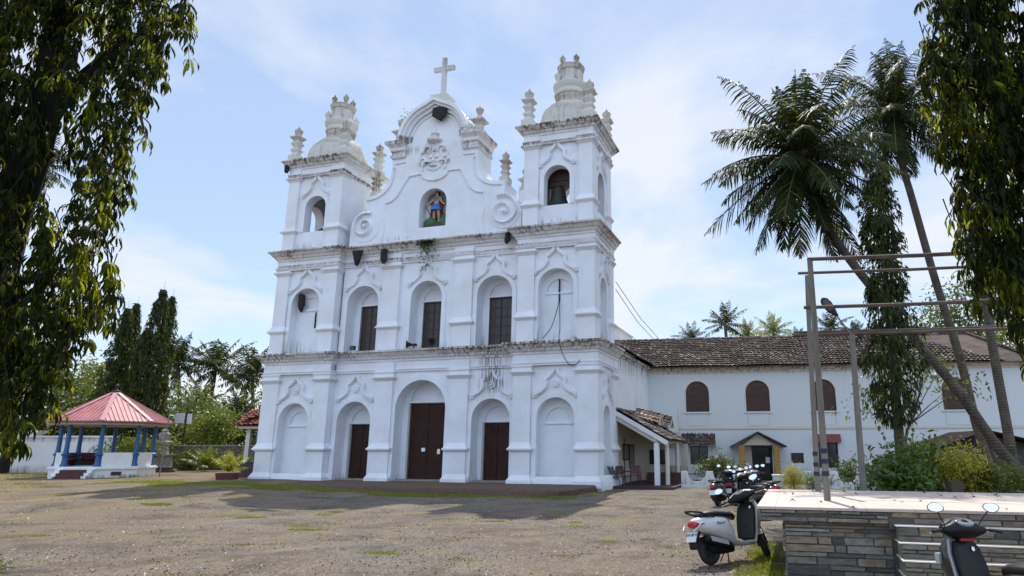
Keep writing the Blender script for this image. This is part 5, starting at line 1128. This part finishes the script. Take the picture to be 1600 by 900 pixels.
# ---- the two overhanging trees
def inpoly(x, y, poly):
    c = False; n = len(poly)
    for i in range(n):
        x1, y1 = poly[i]; x2, y2 = poly[i-1]
        if (y1 > y) != (y2 > y) and x < (x2-x1)*(y-y1)/(y2-y1)+x1: c = not c
    return c
def weeping(label, base, poly, holes, limbs, Ymin, Ymax, ncl, per, seed, edge, L=(.13,.27)):
    r = random.Random(seed); rn = np.random.default_rng(seed); B = Vector(base); t = thing('weeping_tree', label, 'tree', B)
    xs = [p[0] for p in poly]; ys = [p[1] for p in poly]; Pl = []; Dl = []; Ll = []; tw = MB(); k = 0
    while k < ncl:
        x = r.uniform(min(xs), max(xs)); y = r.uniform(min(ys), max(ys)); ln = r.uniform(.30,1.0)
        if not inpoly(x, y, poly) or not inpoly(x, y+ln*125+16, poly): continue
        if any(((x-hx)/hr)**2 + ((y+ln*60-hy)/hs)**2 < 1 and r.random() < hp for hx, hy, hr, hs, hp in holes): continue
        Y = r.uniform(Ymin, Ymax); c = at(x, y, Y); k += 1
        sx, sy = r.uniform(-.22,.22), r.uniform(-.2,.2)
        tw.tube([tuple(c-B+Vector((-sx*.4,0,.12))), tuple(c-B+Vector((sx*.4,sy*.5,-ln*.45))), tuple(c-B+Vector((sx,sy,-ln)))], [.008,.005,.002], 4)
        nc = max(2, int(ln/.17))
        for q in range(nc):             # whorls of leaves hanging like fingers along the drooping twig
            f = (q+.6)/nc; o_ = c + Vector((sx*f, sy*f, -ln*f)); m = r.randint(per-3, per+2); big = r.uniform(.75,1.15); side = r.uniform(0,6.28)
            for j in range(m):
                a_ = side + j*2.4 + r.uniform(-.5,.5); ou = r.uniform(.15,.75); p = o_ + Vector((cos(a_)*.05*ou, sin(a_)*.05*ou, r.uniform(-.03,.03))); Pl.append(tuple(p))
                Dl.append((cos(a_)*ou, sin(a_)*ou, -r.uniform(.55,1.0))); Ll.append(r.uniform(*L)*big)
    P = np.array(Pl)-np.array(B); D = unit(np.array(Dl)); n = len(P); Ls = np.array(Ll)
    V, F = leaf_geo(P, D, unit(np.stack([D[:,0],D[:,1],np.full(n,.9)],1)+rn.normal(0,.3,(n,3))), Ls, Ls*rn.uniform(.17,.25,n), .22, 2)
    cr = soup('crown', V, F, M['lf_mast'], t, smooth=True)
    tw.build('twigs', M['darkbark'], cr)
    mb = MB()
    for pts, rad in limbs: Q = along([at(*p)-B for p in pts] , 12); mb.tube([tuple(q) for q in Q], list(np.interp(np.linspace(0,1,12), np.linspace(0,1,len(rad)), rad)), 10)
    mb.build('trunk', M['darkbark'], t); return t
pl = [(-330,-60),(-250,-260),(200,-260),(288,-60),(300,20),(292,60),(302,120),(280,150),(258,175),(245,215),(232,270),(212,350),(195,362),(172,345),(172,385),(182,420),(190,455),(188,520),(170,562),(140,565),(125,612),(100,625),(75,665),(55,712),(25,715),(-80,710),(-250,560),(-330,300)]
weeping('dark weeping tree overhanging the left of the yard', (-9.5,7.6,0), pl, [(104,262,36,85,.98),(45,275,24,50,.9),(95,330,20,40,.85),(140,55,26,45,.55),(128,150,42,45,.6),(170,250,16,40,.5),(205,90,30,30,.25),(215,235,18,45,.5),(60,560,20,25,.5),(30,120,30,40,.2),(120,230,14,50,.6),(150,370,18,40,.6)],
  [([(-200,960,7.8),(-90,520,7.8),(-10,375,7.8),(40,270,7.8),(75,150,7.8),(90,20,7.8),(95,-40,7.8)],[.40,.32,.25,.21,.17,.14,.10]),([(50,230,7.8),(120,130,7.9),(210,60,8.0),(270,30,8.0)],[.12,.08,.05,.02]),([(-40,420,7.8),(20,440,8.2),(90,430,8.5),(140,440,8.5)],[.12,.07,.04,.02])], 6.8, 9.0, 1350, 10, 5, None, L=(.11,.22))
pr = [(1428,-60),(1500,-260),(1850,-260),(1930,100),(1880,520),(1700,600),(1600,590),(1580,560),(1555,535),(1532,500),(1505,470),(1480,400),(1468,345),(1470,300),(1456,265),(1440,245),(1455,200),(1440,150),(1432,90)]
weeping('dark weeping tree with yellow backlit leaf edges overhanging the right of the stage', (6.6,7.2,0), pr, [(1460,170,20,25,.5),(1475,300,18,40,.45),(1500,430,20,20,.4)],
  [([(1720,970,7.4),(1700,500,7.4),(1660,200,7.4),(1645,-40,7.4)],[.3,.26,.2,.14]),([(1650,160,7.4),(1580,110,7.3),(1500,100,7.2),(1450,120,7.2)],[.10,.06,.04,.015])], 6.6, 8.2, 1200, 10, 9, None, L=(.11,.22))
p = at(3, 738, 41); tt = thing('roadside_tree', 'dark tree trunk at the far left edge by the boundary wall', 'tree', (p.x, 41, .3)); MB().tube([(0,0,-.1),(.1,0,1.5),(-.1,0,3.2),(.2,0,6)], [.34,.27,.25,.2], 10).build('trunk', M['darkbark'], tt)
r = np.random.default_rng(3); P, d = crown_pts([(0,0,6.5,2.2,2,1.8)], 1800, r); V, F = leaf_geo(P, unit(d+r.normal(0,.6,(1800,3))), d, .4, .18, .2, 1); soup('crown', V, F, M['lf_dense'], tt)
# weed at the lower left corner
V, F, rb = fronds((0,0,.02), 9, .34, 77, emin=25, emax=80, pairs=12, lw=.10, ll=.7); c = at(-6, 862, 10.2); wd = thing('weed', 'bright green weed at the left edge of the gravel', 'plant', (c.x,10.2,0)); rb.build('stem', M['stalk'], wd); soup('leaves', V, F, M['lf_young'], wd)
# =================================================================== scooters
def loft(mb, secs, n=16, axis='y'):
    R = []
    for (t, cx, w, z0, z1, p) in secs:
        ring = []
        for j in range(n):
            a = 2*pi*j/n; ca, sa = cos(a), sin(a); e = 2/p
            x = cx + w*abs(ca)**e*(1 if ca >= 0 else -1); z = (z0+z1)/2 + (z1-z0)/2*abs(sa)**e*(1 if sa >= 0 else -1)
            ring.append((x, t, z) if axis == 'y' else (t, x, z) if axis == 'x' else (x, z, t))
        R.append(ring)
    return mb.rings(R)
def torus(mb, c, R, r, n=28, m=10, sq=1.0):
    return mb.rings([[(c[0]+r*1.0*sin(2*pi*j/m)*sq, c[1]+(R+r*cos(2*pi*j/m))*cos(2*pi*i/n), c[2]+(R+r*cos(2*pi*j/m))*sin(2*pi*i/n)) for j in range(m)] for i in range(n+1)], True, False, False)
def glossy(name, col, rough=.22, metal=0, coat=.6, var=.05):
    t = NT(name); c = t.mix(t.ramp(t.noise(t.co(), 8, 5, .6), (.45,0),(.75,1)), col, [q*(1-var)+.02*var for q in col]); t.b.inputs['Coat Weight'].default_value = coat; t.b.inputs['Coat Roughness'].default_value = .08
    dust = t.math('ADD', rough, t.math('MULTIPLY', t.noise(t.co(), 14, 5, .6), .15)); return t.done(c, dust, metal, .5)
SM = dict(white=glossy('silver_white_scooter_paint', (.72,.73,.74)), beige=glossy('beige_scooter_panel', (.46,.43,.38)), black=glossy('black_scooter_paint', (.012,.012,.014)), plastic=plain('black_scooter_plastic', (.010,.010,.011), .38, spec=.22), seat=plain('black_seat_vinyl', (.012,.012,.013), .42, spec=.3),
  chrome=plain('chrome', (.62,.63,.65), .14, 1.0, var=.05), mirror=plain('mirror_glass', (.85,.87,.9), .03, 1.0, var=.01), redlens=glossy('red_lens', (.42,.015,.015), .15), plate=plain('number_plate', (.72,.74,.76), .5, var=.03), ink=plain('plate_ink', (.015,.015,.02), .6), rim=plain('dark_rim', (.05,.045,.045), .4, .6), silver=plain('silver_muffler_guard', (.58,.58,.58), .35, .25), grey=glossy('grey_scooter_panel', (.30,.31,.33)), redtrim=plain('red_trim', (.30,.012,.014), .4), lens=plain('clear_lens', (.45,.46,.47), .1), dial=plain('instrument_dial', (.20,.205,.21), .25, var=.5, scale=25), navy=glossy('dark_blue_scooter_paint', (.012,.014,.03)))
def words(parent, s, size, loc, rot, mat, name='lettering', shear=0):
    cu = bpy.data.curves.new(name, 'FONT'); cu.body = s; cu.size = size; cu.align_x = 'CENTER'; cu.align_y = 'CENTER'; cu.extrude = .001; cu.shear = shear; cu.materials.append(mat)
    f_ = bpy.data.objects.new('t', cu); C.objects.link(f_); bpy.context.view_layer.update(); me = bpy.data.meshes.new_from_object(f_); bpy.data.objects.remove(f_); me.name = name
    o = bpy.data.objects.new(name, me); C.objects.link(o); o.parent = parent; o.location = loc; o.rotation_euler = rot; return o
def scooter(label, x, y, heading, paint, lower, steer=0, lean=-.07, plate=None, script=None, z=0, group='parked scooters', aim=None):
    t = thing('scooter', label, 'scooter', (x, y, z), heading, group); t.rotation_euler = (0, lean, heading)
    A, P = SM[paint], SM['plastic']
    sp = Vector((0,.47,.6)); RM = Matrix.Rotation(steer, 3, Vector((0,-.44,.9)))
    def st(mb): mb.v = [tuple(RM @ (Vector(v)-sp) + sp) for v in mb.v]; return mb
    # wheels
    def wheel(yc, steered):
        f = st if steered else (lambda m: m)
        w_ = f(torus(MB(), (0,yc,.225), .165, .058)).build('wheel', M['rubber'], t, ang=60)
        rm = MB(); rm.lathe((0,yc,.225), [(.125,-.035),(.12,-.01),(.05,-.03),(.05,.03),(.12,.01),(.125,.035)], 20, axis=(1,0,0)); rm.lathe((0,yc,.225), [(.03,-.07),(.03,.07)], 10, axis=(1,0,0))
        for k in range(5): a = k*2*pi/5; rm.obox((0,yc+.08*cos(a),.225+.08*sin(a)), ((1,0,0),(0,cos(a),sin(a)),(0,-sin(a),cos(a))), (.022,.06,.016))
        f(rm).build('rim', SM['rim'], w_)
    wheel(-.62, False); wheel(.64, True)
    # tail body, side panel, floor
    b = loft(MB(), [(-.93,0,.035,.60,.665,2.4),(-.88,0,.085,.555,.70,2.6),(-.74,0,.135,.50,.715,2.8),(-.52,0,.168,.43,.725,3),(-.32,0,.165,.36,.71,3),(-.20,0,.145,.30,.66,3),(-.12,0,.125,.27,.55,3)]); body = b.build('body', A, t, ang=50)
    lo = loft(MB(), [(-.90,0,.092,.50,.60,2.8),(-.72,0,.150,.445,.595,3),(-.5,0,.184,.37,.545,3.2),(-.3,0,.184,.29,.46,3.4),(-.12,0,.172,.235,.37,3),(.05,0,.175,.225,.315,3.4),(.26,0,.180,.225,.315,3.4),(.33,0,.17,.24,.36,3)]); lo.build('lower_panel', SM[lower], t, ang=50)
    loft(MB(), [(-.08,0,.14,.31,.335,5),(.27,0,.15,.31,.335,5)]).build('floor_mat', P, t)
    # engine block, swing arm, exhaust
    e = loft(MB(), [(-.80,0,.055,.30,.42,3),(-.6,0,.09,.16,.42,3),(-.35,0,.12,.14,.40,3),(-.15,0,.10,.15,.30,3)]); e.box(-.13,-.07,-.74,-.3,.17,.32); e.build('engine', P, t)
    ex = MB(); a = Vector((.155,-.28,.27)); bb = Vector((.165,-.83,.40)); ax = (bb-a); ex.lathe(tuple(a), [(.02,0),(.045,.03),(.058,.12),(.06,ax.length-.08),(.045,ax.length-.02),(.02,ax.length)], 14, axis=ax.normalized()); ex.tube([(.05,-.2,.2),(.13,-.22,.2),(.155,-.3,.27)], .018, 8); mf = ex.build('muffler', P, t)
    g = MB(); m_ = a.lerp(bb,.55)+Vector((.052,0,.012)); g.obox(m_, (ax, (0,-.23,.97), (1,0,0)), (.19,.036,.012)); g.build('heat_guard', SM['silver'], mf)
    # leg shield (inner black), front apron (painted)
    def slab(secs, nm, mat, n=18):
        mb = MB(); R = []
        for (z_, yc, w_, th) in secs:
            R.append([(w_*abs(cos(2*pi*j/n))**.55*(1 if cos(2*pi*j/n) >= 0 else -1), yc + th*abs(sin(2*pi*j/n))**.8*(1 if sin(2*pi*j/n) >= 0 else -1) - .05*(abs(cos(2*pi*j/n))**2), z_) for j in range(n)])
        return mb.rings(R).build(nm, mat, t, ang=50)
    slab([(.27,.33,.195,.03),(.40,.36,.215,.03),(.62,.40,.22,.03),(.80,.44,.205,.028),(.90,.462,.16,.022),(.925,.468,.10,.01)], 'leg_shield', SM[lower])
    ins = slab([(.31,.305,.165,.03),(.45,.33,.185,.035),(.64,.365,.19,.04),(.80,.405,.175,.035),(.885,.43,.12,.02)], 'inner_panel', P)
    MB().box(-.05,.05,.30,.36,.44,.52).build('hook_pocket', P, ins); MB().lathe((.09,.365,.80), [(.022,0),(.022,.012),(.01,.014)], 12, axis=(0,-1,.25)).build('key_switch', SM['chrome'], ins)
    slab([(.30,.44,.05,.06),(.42,.48,.11,.08),(.62,.52,.15,.09),(.80,.53,.14,.08),(.90,.515,.08,.05)], 'front_apron', A)
    ind = MB()
    for sg in (-1,1): ind.obox((sg*.125,.57,.72), ((1,0,0),(0,1,0),(0,0,1)), (.035,.025,.045))
    # steering group: fork, fender, headset, grips, levers, mirrors
    fk = MB();
    for sg in (-1,1): fk.tube([(sg*.062,.50,.62),(sg*.068,.575,.36),(sg*.068,.64,.225)], [.02,.022,.018], 8); fk.lathe((sg*.075,.64,.225), [(.028,-.01),(.028,.01)], 10, axis=(1,0,0))
    st(fk).build('fork', P, t)
    fd = MB(); R = []
    for i in range(11):
        a = radians(-20+i*17); R.append([(x_, .64+.255*cos(a)*(1 if abs(x_) < .05 else .93), .225+.255*sin(a)*(1 if abs(x_) < .05 else .93)) for x_ in (-.075,-.06,0,.06,.075,.06,0,-.06)])
    for rr in R:
        for j in (5,6,7): rr[j] = (rr[j][0], .64+(rr[j][1]-.64)*.97, .225+(rr[j][2]-.225)*.97)
    st(fd.rings(R)).build('front_fender', A, t)
    hs = loft(MB(), [(-.235,.37,.03,.955,1.015,2.4),(-.17,.38,.055,.93,1.035,2.4),(-.09,.40,.095,.90,1.075,2.5),(0,.41,.105,.895,1.09,2.5),(.09,.40,.095,.90,1.075,2.5),(.17,.38,.055,.93,1.035,2.4),(.235,.37,.03,.955,1.015,2.4)], axis='x')
    hd = st(hs).build('headset', P, t, ang=60)
    fc = loft(MB(), [(-.20,.41,.05,.945,1.04,2.4),(-.1,.445,.085,.905,1.085,2.5),(0,.46,.09,.90,1.10,2.5),(.1,.445,.085,.905,1.085,2.5),(.20,.41,.05,.945,1.04,2.4)], axis='x'); st(fc).build('headset_cowl', A, hd, ang=60)
    dl = MB().lathe((0,.345,1.052), [(.095,-.005),(.095,.012),(.088,.016)], 22, sx=1, sy=.62, axis=(0,-.5,.87)); st(dl).build('instrument_cluster', SM['dial'], hd)
    hl = MB().lathe((0,.535,1.0), [(.085,0),(.07,.03),(.02,.045)], 18, axis=(0,1,-.1)); st(hl).build('headlight', SM['lens'], hd)
    if paint == 'black': st(MB().box(-.06,.10,.345,.37,.885,.915)).build('neck_trim', SM['redtrim'], hd); st(MB().box(.02,.085,.335,.35,.92,.975)).build('sticker', SM['beige'], hd)
    MB().tube([(0,.47,.6),(0,.44,.93)], .035, 10).build('steering_column', P, t)
    for sg in (-1,1):
        st(MB().tube([(sg*.22,.37,.985),(sg*.27,.355,.985),(sg*.275,.352,.985),(sg*.385,.315,.975)], [.012,.012,.018,.018], 10)).build('grip', M['rubber'], t)
        st(MB().tube([(sg*.20,.41,.97),(sg*.28,.42,.965),(sg*.37,.375,.955)], [.009,.007,.006], 6)).build('brake_lever', SM['silver'], t)
        ms = st(MB().tube([(sg*.185,.385,1.02),(sg*.24,.375,1.10),(sg*.29,.35,1.17)], .006, 6)).build('mirror_stem', P, t)
        nrm = Vector((aim[0] if aim else sg*-.12,-1,aim[1] if aim else .22)).normalized(); c_ = Vector((sg*.315,.34,1.195)); xa = nrm.cross(Vector((0,0,1))).normalized(); ya = xa.cross(nrm)
        def oval(off, k): return [tuple(c_ - nrm*off*-1 + xa*(.072*k*cos(a)*(1+.18*sg*sin(a))) + ya*(.046*k*sin(a))) for a in np.linspace(0,2*pi,20,endpoint=False)]
        st(MB().rings([oval(-.030,.45), oval(-.018,.9), oval(-.002,1.04), oval(.002,1.0)])).build('mirror_back', P if paint != 'white' else SM['silver'], ms)
        st(MB().rings([oval(.0025,.93), oval(.0035,.92)])).build('mirror_glass', SM['mirror'], ms, smooth=False)
    ind.build('indicator', SM['lens'], t)
    # seat, grab rail, tail lamp, plate
    loft(MB(), [(-.80,0,.06,.70,.755,2.4),(-.72,0,.125,.695,.79,2.6),(-.5,0,.15,.69,.795,2.8),(-.3,0,.15,.68,.775,2.8),(-.12,0,.125,.66,.755,2.6),(-.03,0,.085,.63,.725,2.4),(.0,0,.04,.62,.68,2.2)]).build('seat', SM['seat'], t, ang=60)
    MB().tube([(-.125,-.55,.70),(-.15,-.72,.74),(-.145,-.90,.785),(-.07,-.975,.80),(.07,-.975,.80),(.145,-.90,.785),(.15,-.72,.74),(.125,-.55,.70)], .015, 8).build('grab_rail', P, t)
    MB().tube([(.12,-.78,.62),(.17,-.92,.60),(.12,-1.02,.52),(-.12,-1.02,.52),(-.17,-.92,.60),(-.12,-.78,.62)], .010, 7).build('crash_bar', SM['chrome'] if paint == 'white' else P, t)
    loft(MB(), [(-.955,0,.075,.575,.635,2.6),(-.93,0,.10,.555,.66,2.8),(-.87,0,.10,.555,.65,2.8)]).build('tail_light', SM['redlens'], t)
    fl = MB(); fl.rings([[(-.085,-.86,.56),(.085,-.86,.56),(.085,-.80,.56),(-.085,-.80,.56)],[(-.09,-.96,.36),(.09,-.96,.36),(.09,-.94,.36),(-.09,-.94,.36)],[(-.08,-.95,.25),(.08,-.95,.25),(.08,-.93,.25),(-.08,-.93,.25)]]); fl.build('mudguard', P, t)
    n_ = Vector((0,-.90,.42)).normalized(); pl_ = MB(); pl_.obox((0,-.965,.43), ((1,0,0), (0,.42,.90), tuple(n_)), (.10,.075,.006)); pl = pl_.build('number_plate', SM['plate'], t)
    if plate:
        for i, s_ in enumerate(plate): words(pl, s_, .062, (0,-.972-.012*i+.006+.000,.462-.062*i), (radians(65),0,0), SM['ink'], 'plate_lettering')
    if script:
        words(t, script, .055, (.1735,-.47,.605), (pi/2-.12,radians(0),pi/2), SM['ink'], 'script_lettering', .35)
    MB().tube([(-.10,-.12,.22),(-.2,-.2,.02)], .010, 6).build('side_stand', P, t); MB().tube([(.06,-.28,.16),(.10,-.33,.0)], .011, 6).build('centre_stand', P, t)
    return t
hx, hy = .80, .60; scooter('silver-white scooter with beige side panel parked beside the stage, handlebar turned', 1.90+.62*hx, 10.92+.62*hy, math.atan2(-hx, hy), 'white', 'beige', steer=.72, lean=-.13, plate=('GA 09 M','4H 1103'), script='Pleasure', z=.01)
scooter('glossy black scooter before the stage steps with red trim under its dials', 3.85, 6.53, math.atan2(.40,.92), 'black', 'grey', steer=-.22, lean=-.07, script='Access', aim=(-.50,.38))
for i, (x, y, hx, hy, p, s_, lb) in enumerate(((4.42,22.3,.55,.83,'navy',-.2,'dark blue scooter at the left of the far parked row, tail lamp towards the yard'),(5.05,23.2,.5,.86,'black',.2,'black scooter second from the left in the far parked row, its red tail lamp showing'),
   (4.60,19.4,-.25,.97,'black',.3,'nearest black scooter of the far parked row, leg shield towards the yard'),(5.08,20.7,-.25,.95,'black',.15,'black scooter right of the nearest one in the far parked row'),(5.5,21.7,-.25,.95,'navy',.1,'rightmost scooter of the far parked row, beside the white gate pier'))):
    scooter(lb, x, y, math.atan2(-hx, hy), p, 'black', steer=s_, lean=-.06, group='dark scooters parked in the far row')
for i, (x, y, lb) in enumerate(((4.35,17.6,'long flat grey stone lying by the far scooters'),(4.75,17.9,'pale flat stone behind the long grey one'),(5.05,18.3,'small dark stone nearest the stage corner'))):
    mb = MB().lathe((0,0,0), [(.16,0),(.24,.05),(.2,.12),(.06,.15)], 8, sx=1.2, sy=.7); mb.v = [(a+.02*sin(b*30), b+.02*sin(a*40), c) for a, b, c in mb.v]; tag(mb.build('flat_stone', g_ if i != 2 else M['slate'], loc=(x,y,0), rot=i), lb, 'stone')
# =================================================================== small things on the church
def hive(s, d, z, w, h, lb):
    mb = MB(); n = 14; R = []; w *= .84; h *= .92
    for k in range(8):
        f = k/7; ww = w*(.80+.2*sin(f*3+s))*max(.12, 1-max(0,f-.55)**1.7*3.0); R.append([(ww*cos(2*pi*j/n)*(1+.09*sin(2.3*j+k*.8+s*3)) + .05*f*sin(s*5), .17*(1-f*.4)*sin(2*pi*j/n)*(1+.15*sin(j*1.7+k)), -h*f*(1+.08*cos(2*pi*j/n+s*2)) + .03*sin(j*1.9+k+s)) for j in range(n)])
    o = tag(church_frame(mb.rings(R).build('beehive', M['hive']), z, s, d), lb, 'beehive', 'wild beehives hanging on the church')
hive(-3.94,.02,11.72,.38,.80,'widest black wild beehive under the upper cornice, next to the left tower')
hive(-2.4,.06,11.68,.34,.78,'ragged black wild beehive under the upper cornice right of the widest one')
hive(4.5,.02,11.9,.24,.55,'small black wild beehive under the upper cornice by the right tower')
hive(-7.45,.35,9.72,.28,.95,'tall black wild beehive inside the blind arch of the left tower')
hive(.2,.30,19.4,.52,.78,'black wild beehive hanging beneath the cross at the gable top')
hive(-8.85,-.22,17.0,.24,.42,'small black wild beehive under the left tower roof corner')
def tuft(s, d, z, n, L, mat, lb, down=1.0, spread=.3):
    r = np.random.default_rng(int(abs(s*100)+z*10)); P = r.normal(0,1,(n,3))*np.array([spread,.12,.25]); P[:,2] -= np.abs(P[:,2])*down
    D = rnd_dirs(n,-.6,.8)+np.array([0,-.3,-down*.6]); V, F = leaf_geo(P, D, rnd_dirs(n), L*r.uniform(.5,1.2,n), L*.35, .2, 1)
    o = soup('wall_plant', V, F, M[mat]); tag(church_frame(o, z, s, d), lb, 'plant', 'plants rooted in the church masonry')
tuft(.08,-.08,11.95,420,.16,'lf_column','dark plant tuft hanging from the cornice below the statue',1.6,.24); tuft(-2.05,.8,18.9,150,.17,'lf_bush','leafy sprig growing beside the left gable urn',-.6,.2); tuft(1.75,.6,18.15,120,.15,'lf_bush','leafy sprig growing beside the right gable urn',-.2,.2)
def speaker(s, d, z, rz, lb):
    t = thing('horn_loudspeaker', lb, 'loudspeaker', group='horn loudspeakers on the church ledge'); church_frame(t, z, s, d); t.rotation_euler = (0,0,-YAW+rz)
    MB().lathe((0,0,.18), [(.05,0),(.06,.1),(.10,.25),(.20,.36),(.21,.37),(.19,.36),(.09,.26),(.02,.2)], 18, axis=(0,-1,0)).build('horn', M['iron'], t); MB().lathe((0,.0,.18), [(.07,-.02),(.07,.14),(.03,.16)], 12, axis=(0,1,0)).build('driver', M['iron'], t); MB().box(-.03,.03,-.03,.03,0,.12).build('bracket', M['iron'], t)
speaker(-.55,.42,6.55,-.9,'horn loudspeaker pointing left on the ledge under the middle window'); speaker(.55,.38,6.55,.25,'horn loudspeaker facing forward on the ledge under the middle window')
fl = thing('floodlight', 'small black floodlight on the ledge by the left upper window', 'floodlight'); church_frame(fl, 6.56, -3.95, .25); MB().box(-.14,.14,-.06,.06,.03,.24).build('housing', M['iron'], fl); MB().box(-.12,.12,-.07,-.061,.05,.22).build('lens', M['glass'], fl)
for s, z0, z1, lb in ((-6.62,7.9,8.75,'thin dark slot in the upper blind arch of the left tower'),(6.98,8.45,9.55,'long black slot in the upper blind arch of the right tower')):
    tag(church_frame(MB().box(-.035,.035,-.04,.0,z0,z1).build('dark_slot', M['black']), 0, s, .575), lb, 'iron bar')  # flat black box standing in for the dark of a narrow slot
cb = MB(); cb.tube([tuple(p) for p in along([(6.98,.5,8.45),(6.9,.3,7.8),(6.75,.05,7.1),(6.45,-.2,6.62)],10)], .018, 6); cb.tube([tuple(p) for p in along([(7.0,.5,8.45),(7.1,.3,7.7),(7.25,-.1,7.0),(7.35,-.5,6.55),(7.5,-.5,5.9),(7.8,-.3,5.35),(8.1,-.1,5.45),(8.2,-.1,5.6)],20)], .018, 6)
tag(church_frame(cb.build('cable', M['cable'])), 'loose black cable trailing from the black slot over the right tower ledge', 'cable')
for k, (x0, y0, x1, y1) in enumerate(((962,440,1030,530),(962,452,1022,531))):
    a, b = at(x0,y0,35), at(x1,y1,48); tag(MB().tube([a, (a+b)/2-Vector((0,0,.25)), b], .018, 5).build('wire', M['cable']), ('upper' if k == 0 else 'lower')+' thin overhead wire sloping from the right tower to the wing roof', 'wire')
# angel statue in the gable niche
st = thing('statue', 'painted statue of a winged angel in red cape and blue tunic in the gable niche', 'statue'); church_frame(st, 12.88, -.05, 1.0); st.scale = (1.1,1.0,1.1)
skin = plain('painted_skin', (.42,.25,.16), .6, var=.08)
def skinned(name, V, E, R, mat, parent, sub=2):
    me = bpy.data.meshes.new(name); me.from_pydata(V, E, []); o = bpy.data.objects.new(name, me); C.objects.link(o); o.parent = parent
    m = o.modifiers.new('skin', 'SKIN'); o.modifiers.new('sub', 'SUBSURF').levels = sub; o.modifiers['sub'].render_levels = sub
    for i, r in enumerate(R): me.skin_vertices[0].data[i].radius = (r, r)
    me.skin_vertices[0].data[0].use_root = True; me.materials.append(mat); me.shade_smooth(); return o
z0 = .28
V = [(0,0,.82+z0),(0,-.01,1.02+z0),(0,0,1.22+z0),(0,0,1.36+z0),(0,-.01,1.47+z0),(0,-.01,1.58+z0),
     (.17,0,1.22+z0),(.30,-.06,1.02+z0),(.46,-.16,.88+z0),(.52,-.19,.83+z0),(-.17,0,1.22+z0),(-.34,-.05,1.03+z0),(-.52,-.10,.86+z0),(-.58,-.11,.81+z0),
     (.10,-.02,.76+z0),(.17,-.10,.42+z0),(.19,-.04,.06+z0),(.21,-.16,.02+z0),(-.10,0,.76+z0),(-.11,-.02,.38+z0),(-.10,.02,-.04+z0),(-.11,-.12,-.07+z0)]
E_ = [(0,1),(1,2),(2,3),(3,4),(4,5),(2,6),(6,7),(7,8),(8,9),(2,10),(10,11),(11,12),(12,13),(0,14),(14,15),(15,16),(16,17),(0,18),(18,19),(19,20),(20,21)]
Rr = [.14,.13,.15,.06,.095,.08,.08,.06,.04,.035,.08,.06,.04,.035,.10,.075,.045,.04,.10,.075,.045,.04]
fig = skinned('body', V, E_, Rr, skin, st)
f = MB(); f.lathe((0,-.02,.62+z0), [(.26,0),(.24,.1),(.19,.24),(.15,.3)], 18, lobes=10, amp=.12); f.build('skirt', plain('blue_tunic_paint', (.03,.13,.42), .5), fig)
f = MB(); f.lathe((0,-.005,.90+z0), [(.155,0),(.15,.1),(.175,.25),(.19,.33),(.12,.40),(.07,.41)], 16, sy=.75); f.build('breastplate', plain('teal_armour_paint', (.05,.16,.20), .4), fig)
f = MB(); R = []
for k in range(9):
    f_ = k/8; R.append([(( -.24-.13*f_)+(.48+.26*f_)*j/10, .10+.05*cos(j*1.9+k*.4)+.06*f_-.09*(abs(j-5)/5)**2, 1.30-1.05*f_+z0) for j in range(11)])
f.rings([r_+[(p[0],p[1]+.03,p[2]) for p in r_[::-1]] for r_ in R]); f.build('cape', plain('red_cape_paint', (.22,.018,.03), .55), fig)
f = MB(); f.lathe((0,.005,1.43+z0), [(.10,0),(.125,.06),(.12,.15),(.08,.21),(.02,.23)], 14); f.v = [(x,y+(.035 if y < -.02 else .03),z) for x,y,z in f.v]; f.build('hair', plain('dark_hair_paint', (.03,.018,.012), .6), fig)
f = MB(); f.lathe((0,-.085,1.49+z0), [(.012,0),(.02,.02),(.012,.05)], 6); f.box(-.045,-.02,-.105,-.09,1.535+z0,1.55+z0); f.box(.02,.045,-.105,-.09,1.535+z0,1.55+z0); f.box(-.025,.025,-.104,-.09,1.455+z0,1.465+z0); f.build('face', plain('face_paint', (.20,.10,.07), .6), fig)
for sg in (-1,1):
    f = MB(); pts = [(.08,1.2),(.25,1.55),(.42,1.68),(.52,1.62),(.55,1.40),(.50,1.15),(.40,.98),(.25,.92),(.12,1.0)]; f.prism([(sg*x, z+z0) for x, z in pts], .12, .16)
    for k in range(5): f.beam((sg*.16,.11,1.15+z0),(sg*(.50-.05*k),.11,1.58-.15*k+z0),.03,.02)
    f.build('wing', plain('grey_wing_paint', (.16,.16,.18), .5, var=.4, scale=20) if sg < 0 else bpy.data.materials['grey_wing_paint'], st)
MB().beam((-.56,-.13,.90+z0),(-.22,-.2,.40+z0),.05,.02).build('sword', M['iron'], st); MB().tube([(.28*cos(a), .14, 1.60+z0+.28*sin(a)) for a in np.linspace(-.2,pi+.2,16)], .012, 6).build('halo', plain('gilt_halo', (.40,.34,.18), .4, .4), st)
mb = MB(); mb.lathe((-.28,0,0), [(.36,0),(.40,.12),(.33,.38),(.18,.55),(.03,.6)], 12, sy=.6); mb.lathe((.42,.02,0), [(.30,0),(.32,.2),(.24,.5),(.08,.66),(.02,.7)], 12, sy=.6); mb.v = [(x+.03*sin(z*17), y, z+.03*sin(x*19)) for x, y, z in mb.v]; mb.build('rock', plain('green_painted_rock', (.04,.11,.035), .6, var=.6, scale=9), st)
mb = MB(); mb.lathe((.0,-.12,0), [(.5,-.02),(.52,.08),(.40,.2),(.1,.26)], 14, sy=.42); mb.build('plinth', plain('dark_painted_base', (.035,.03,.025), .6), st)
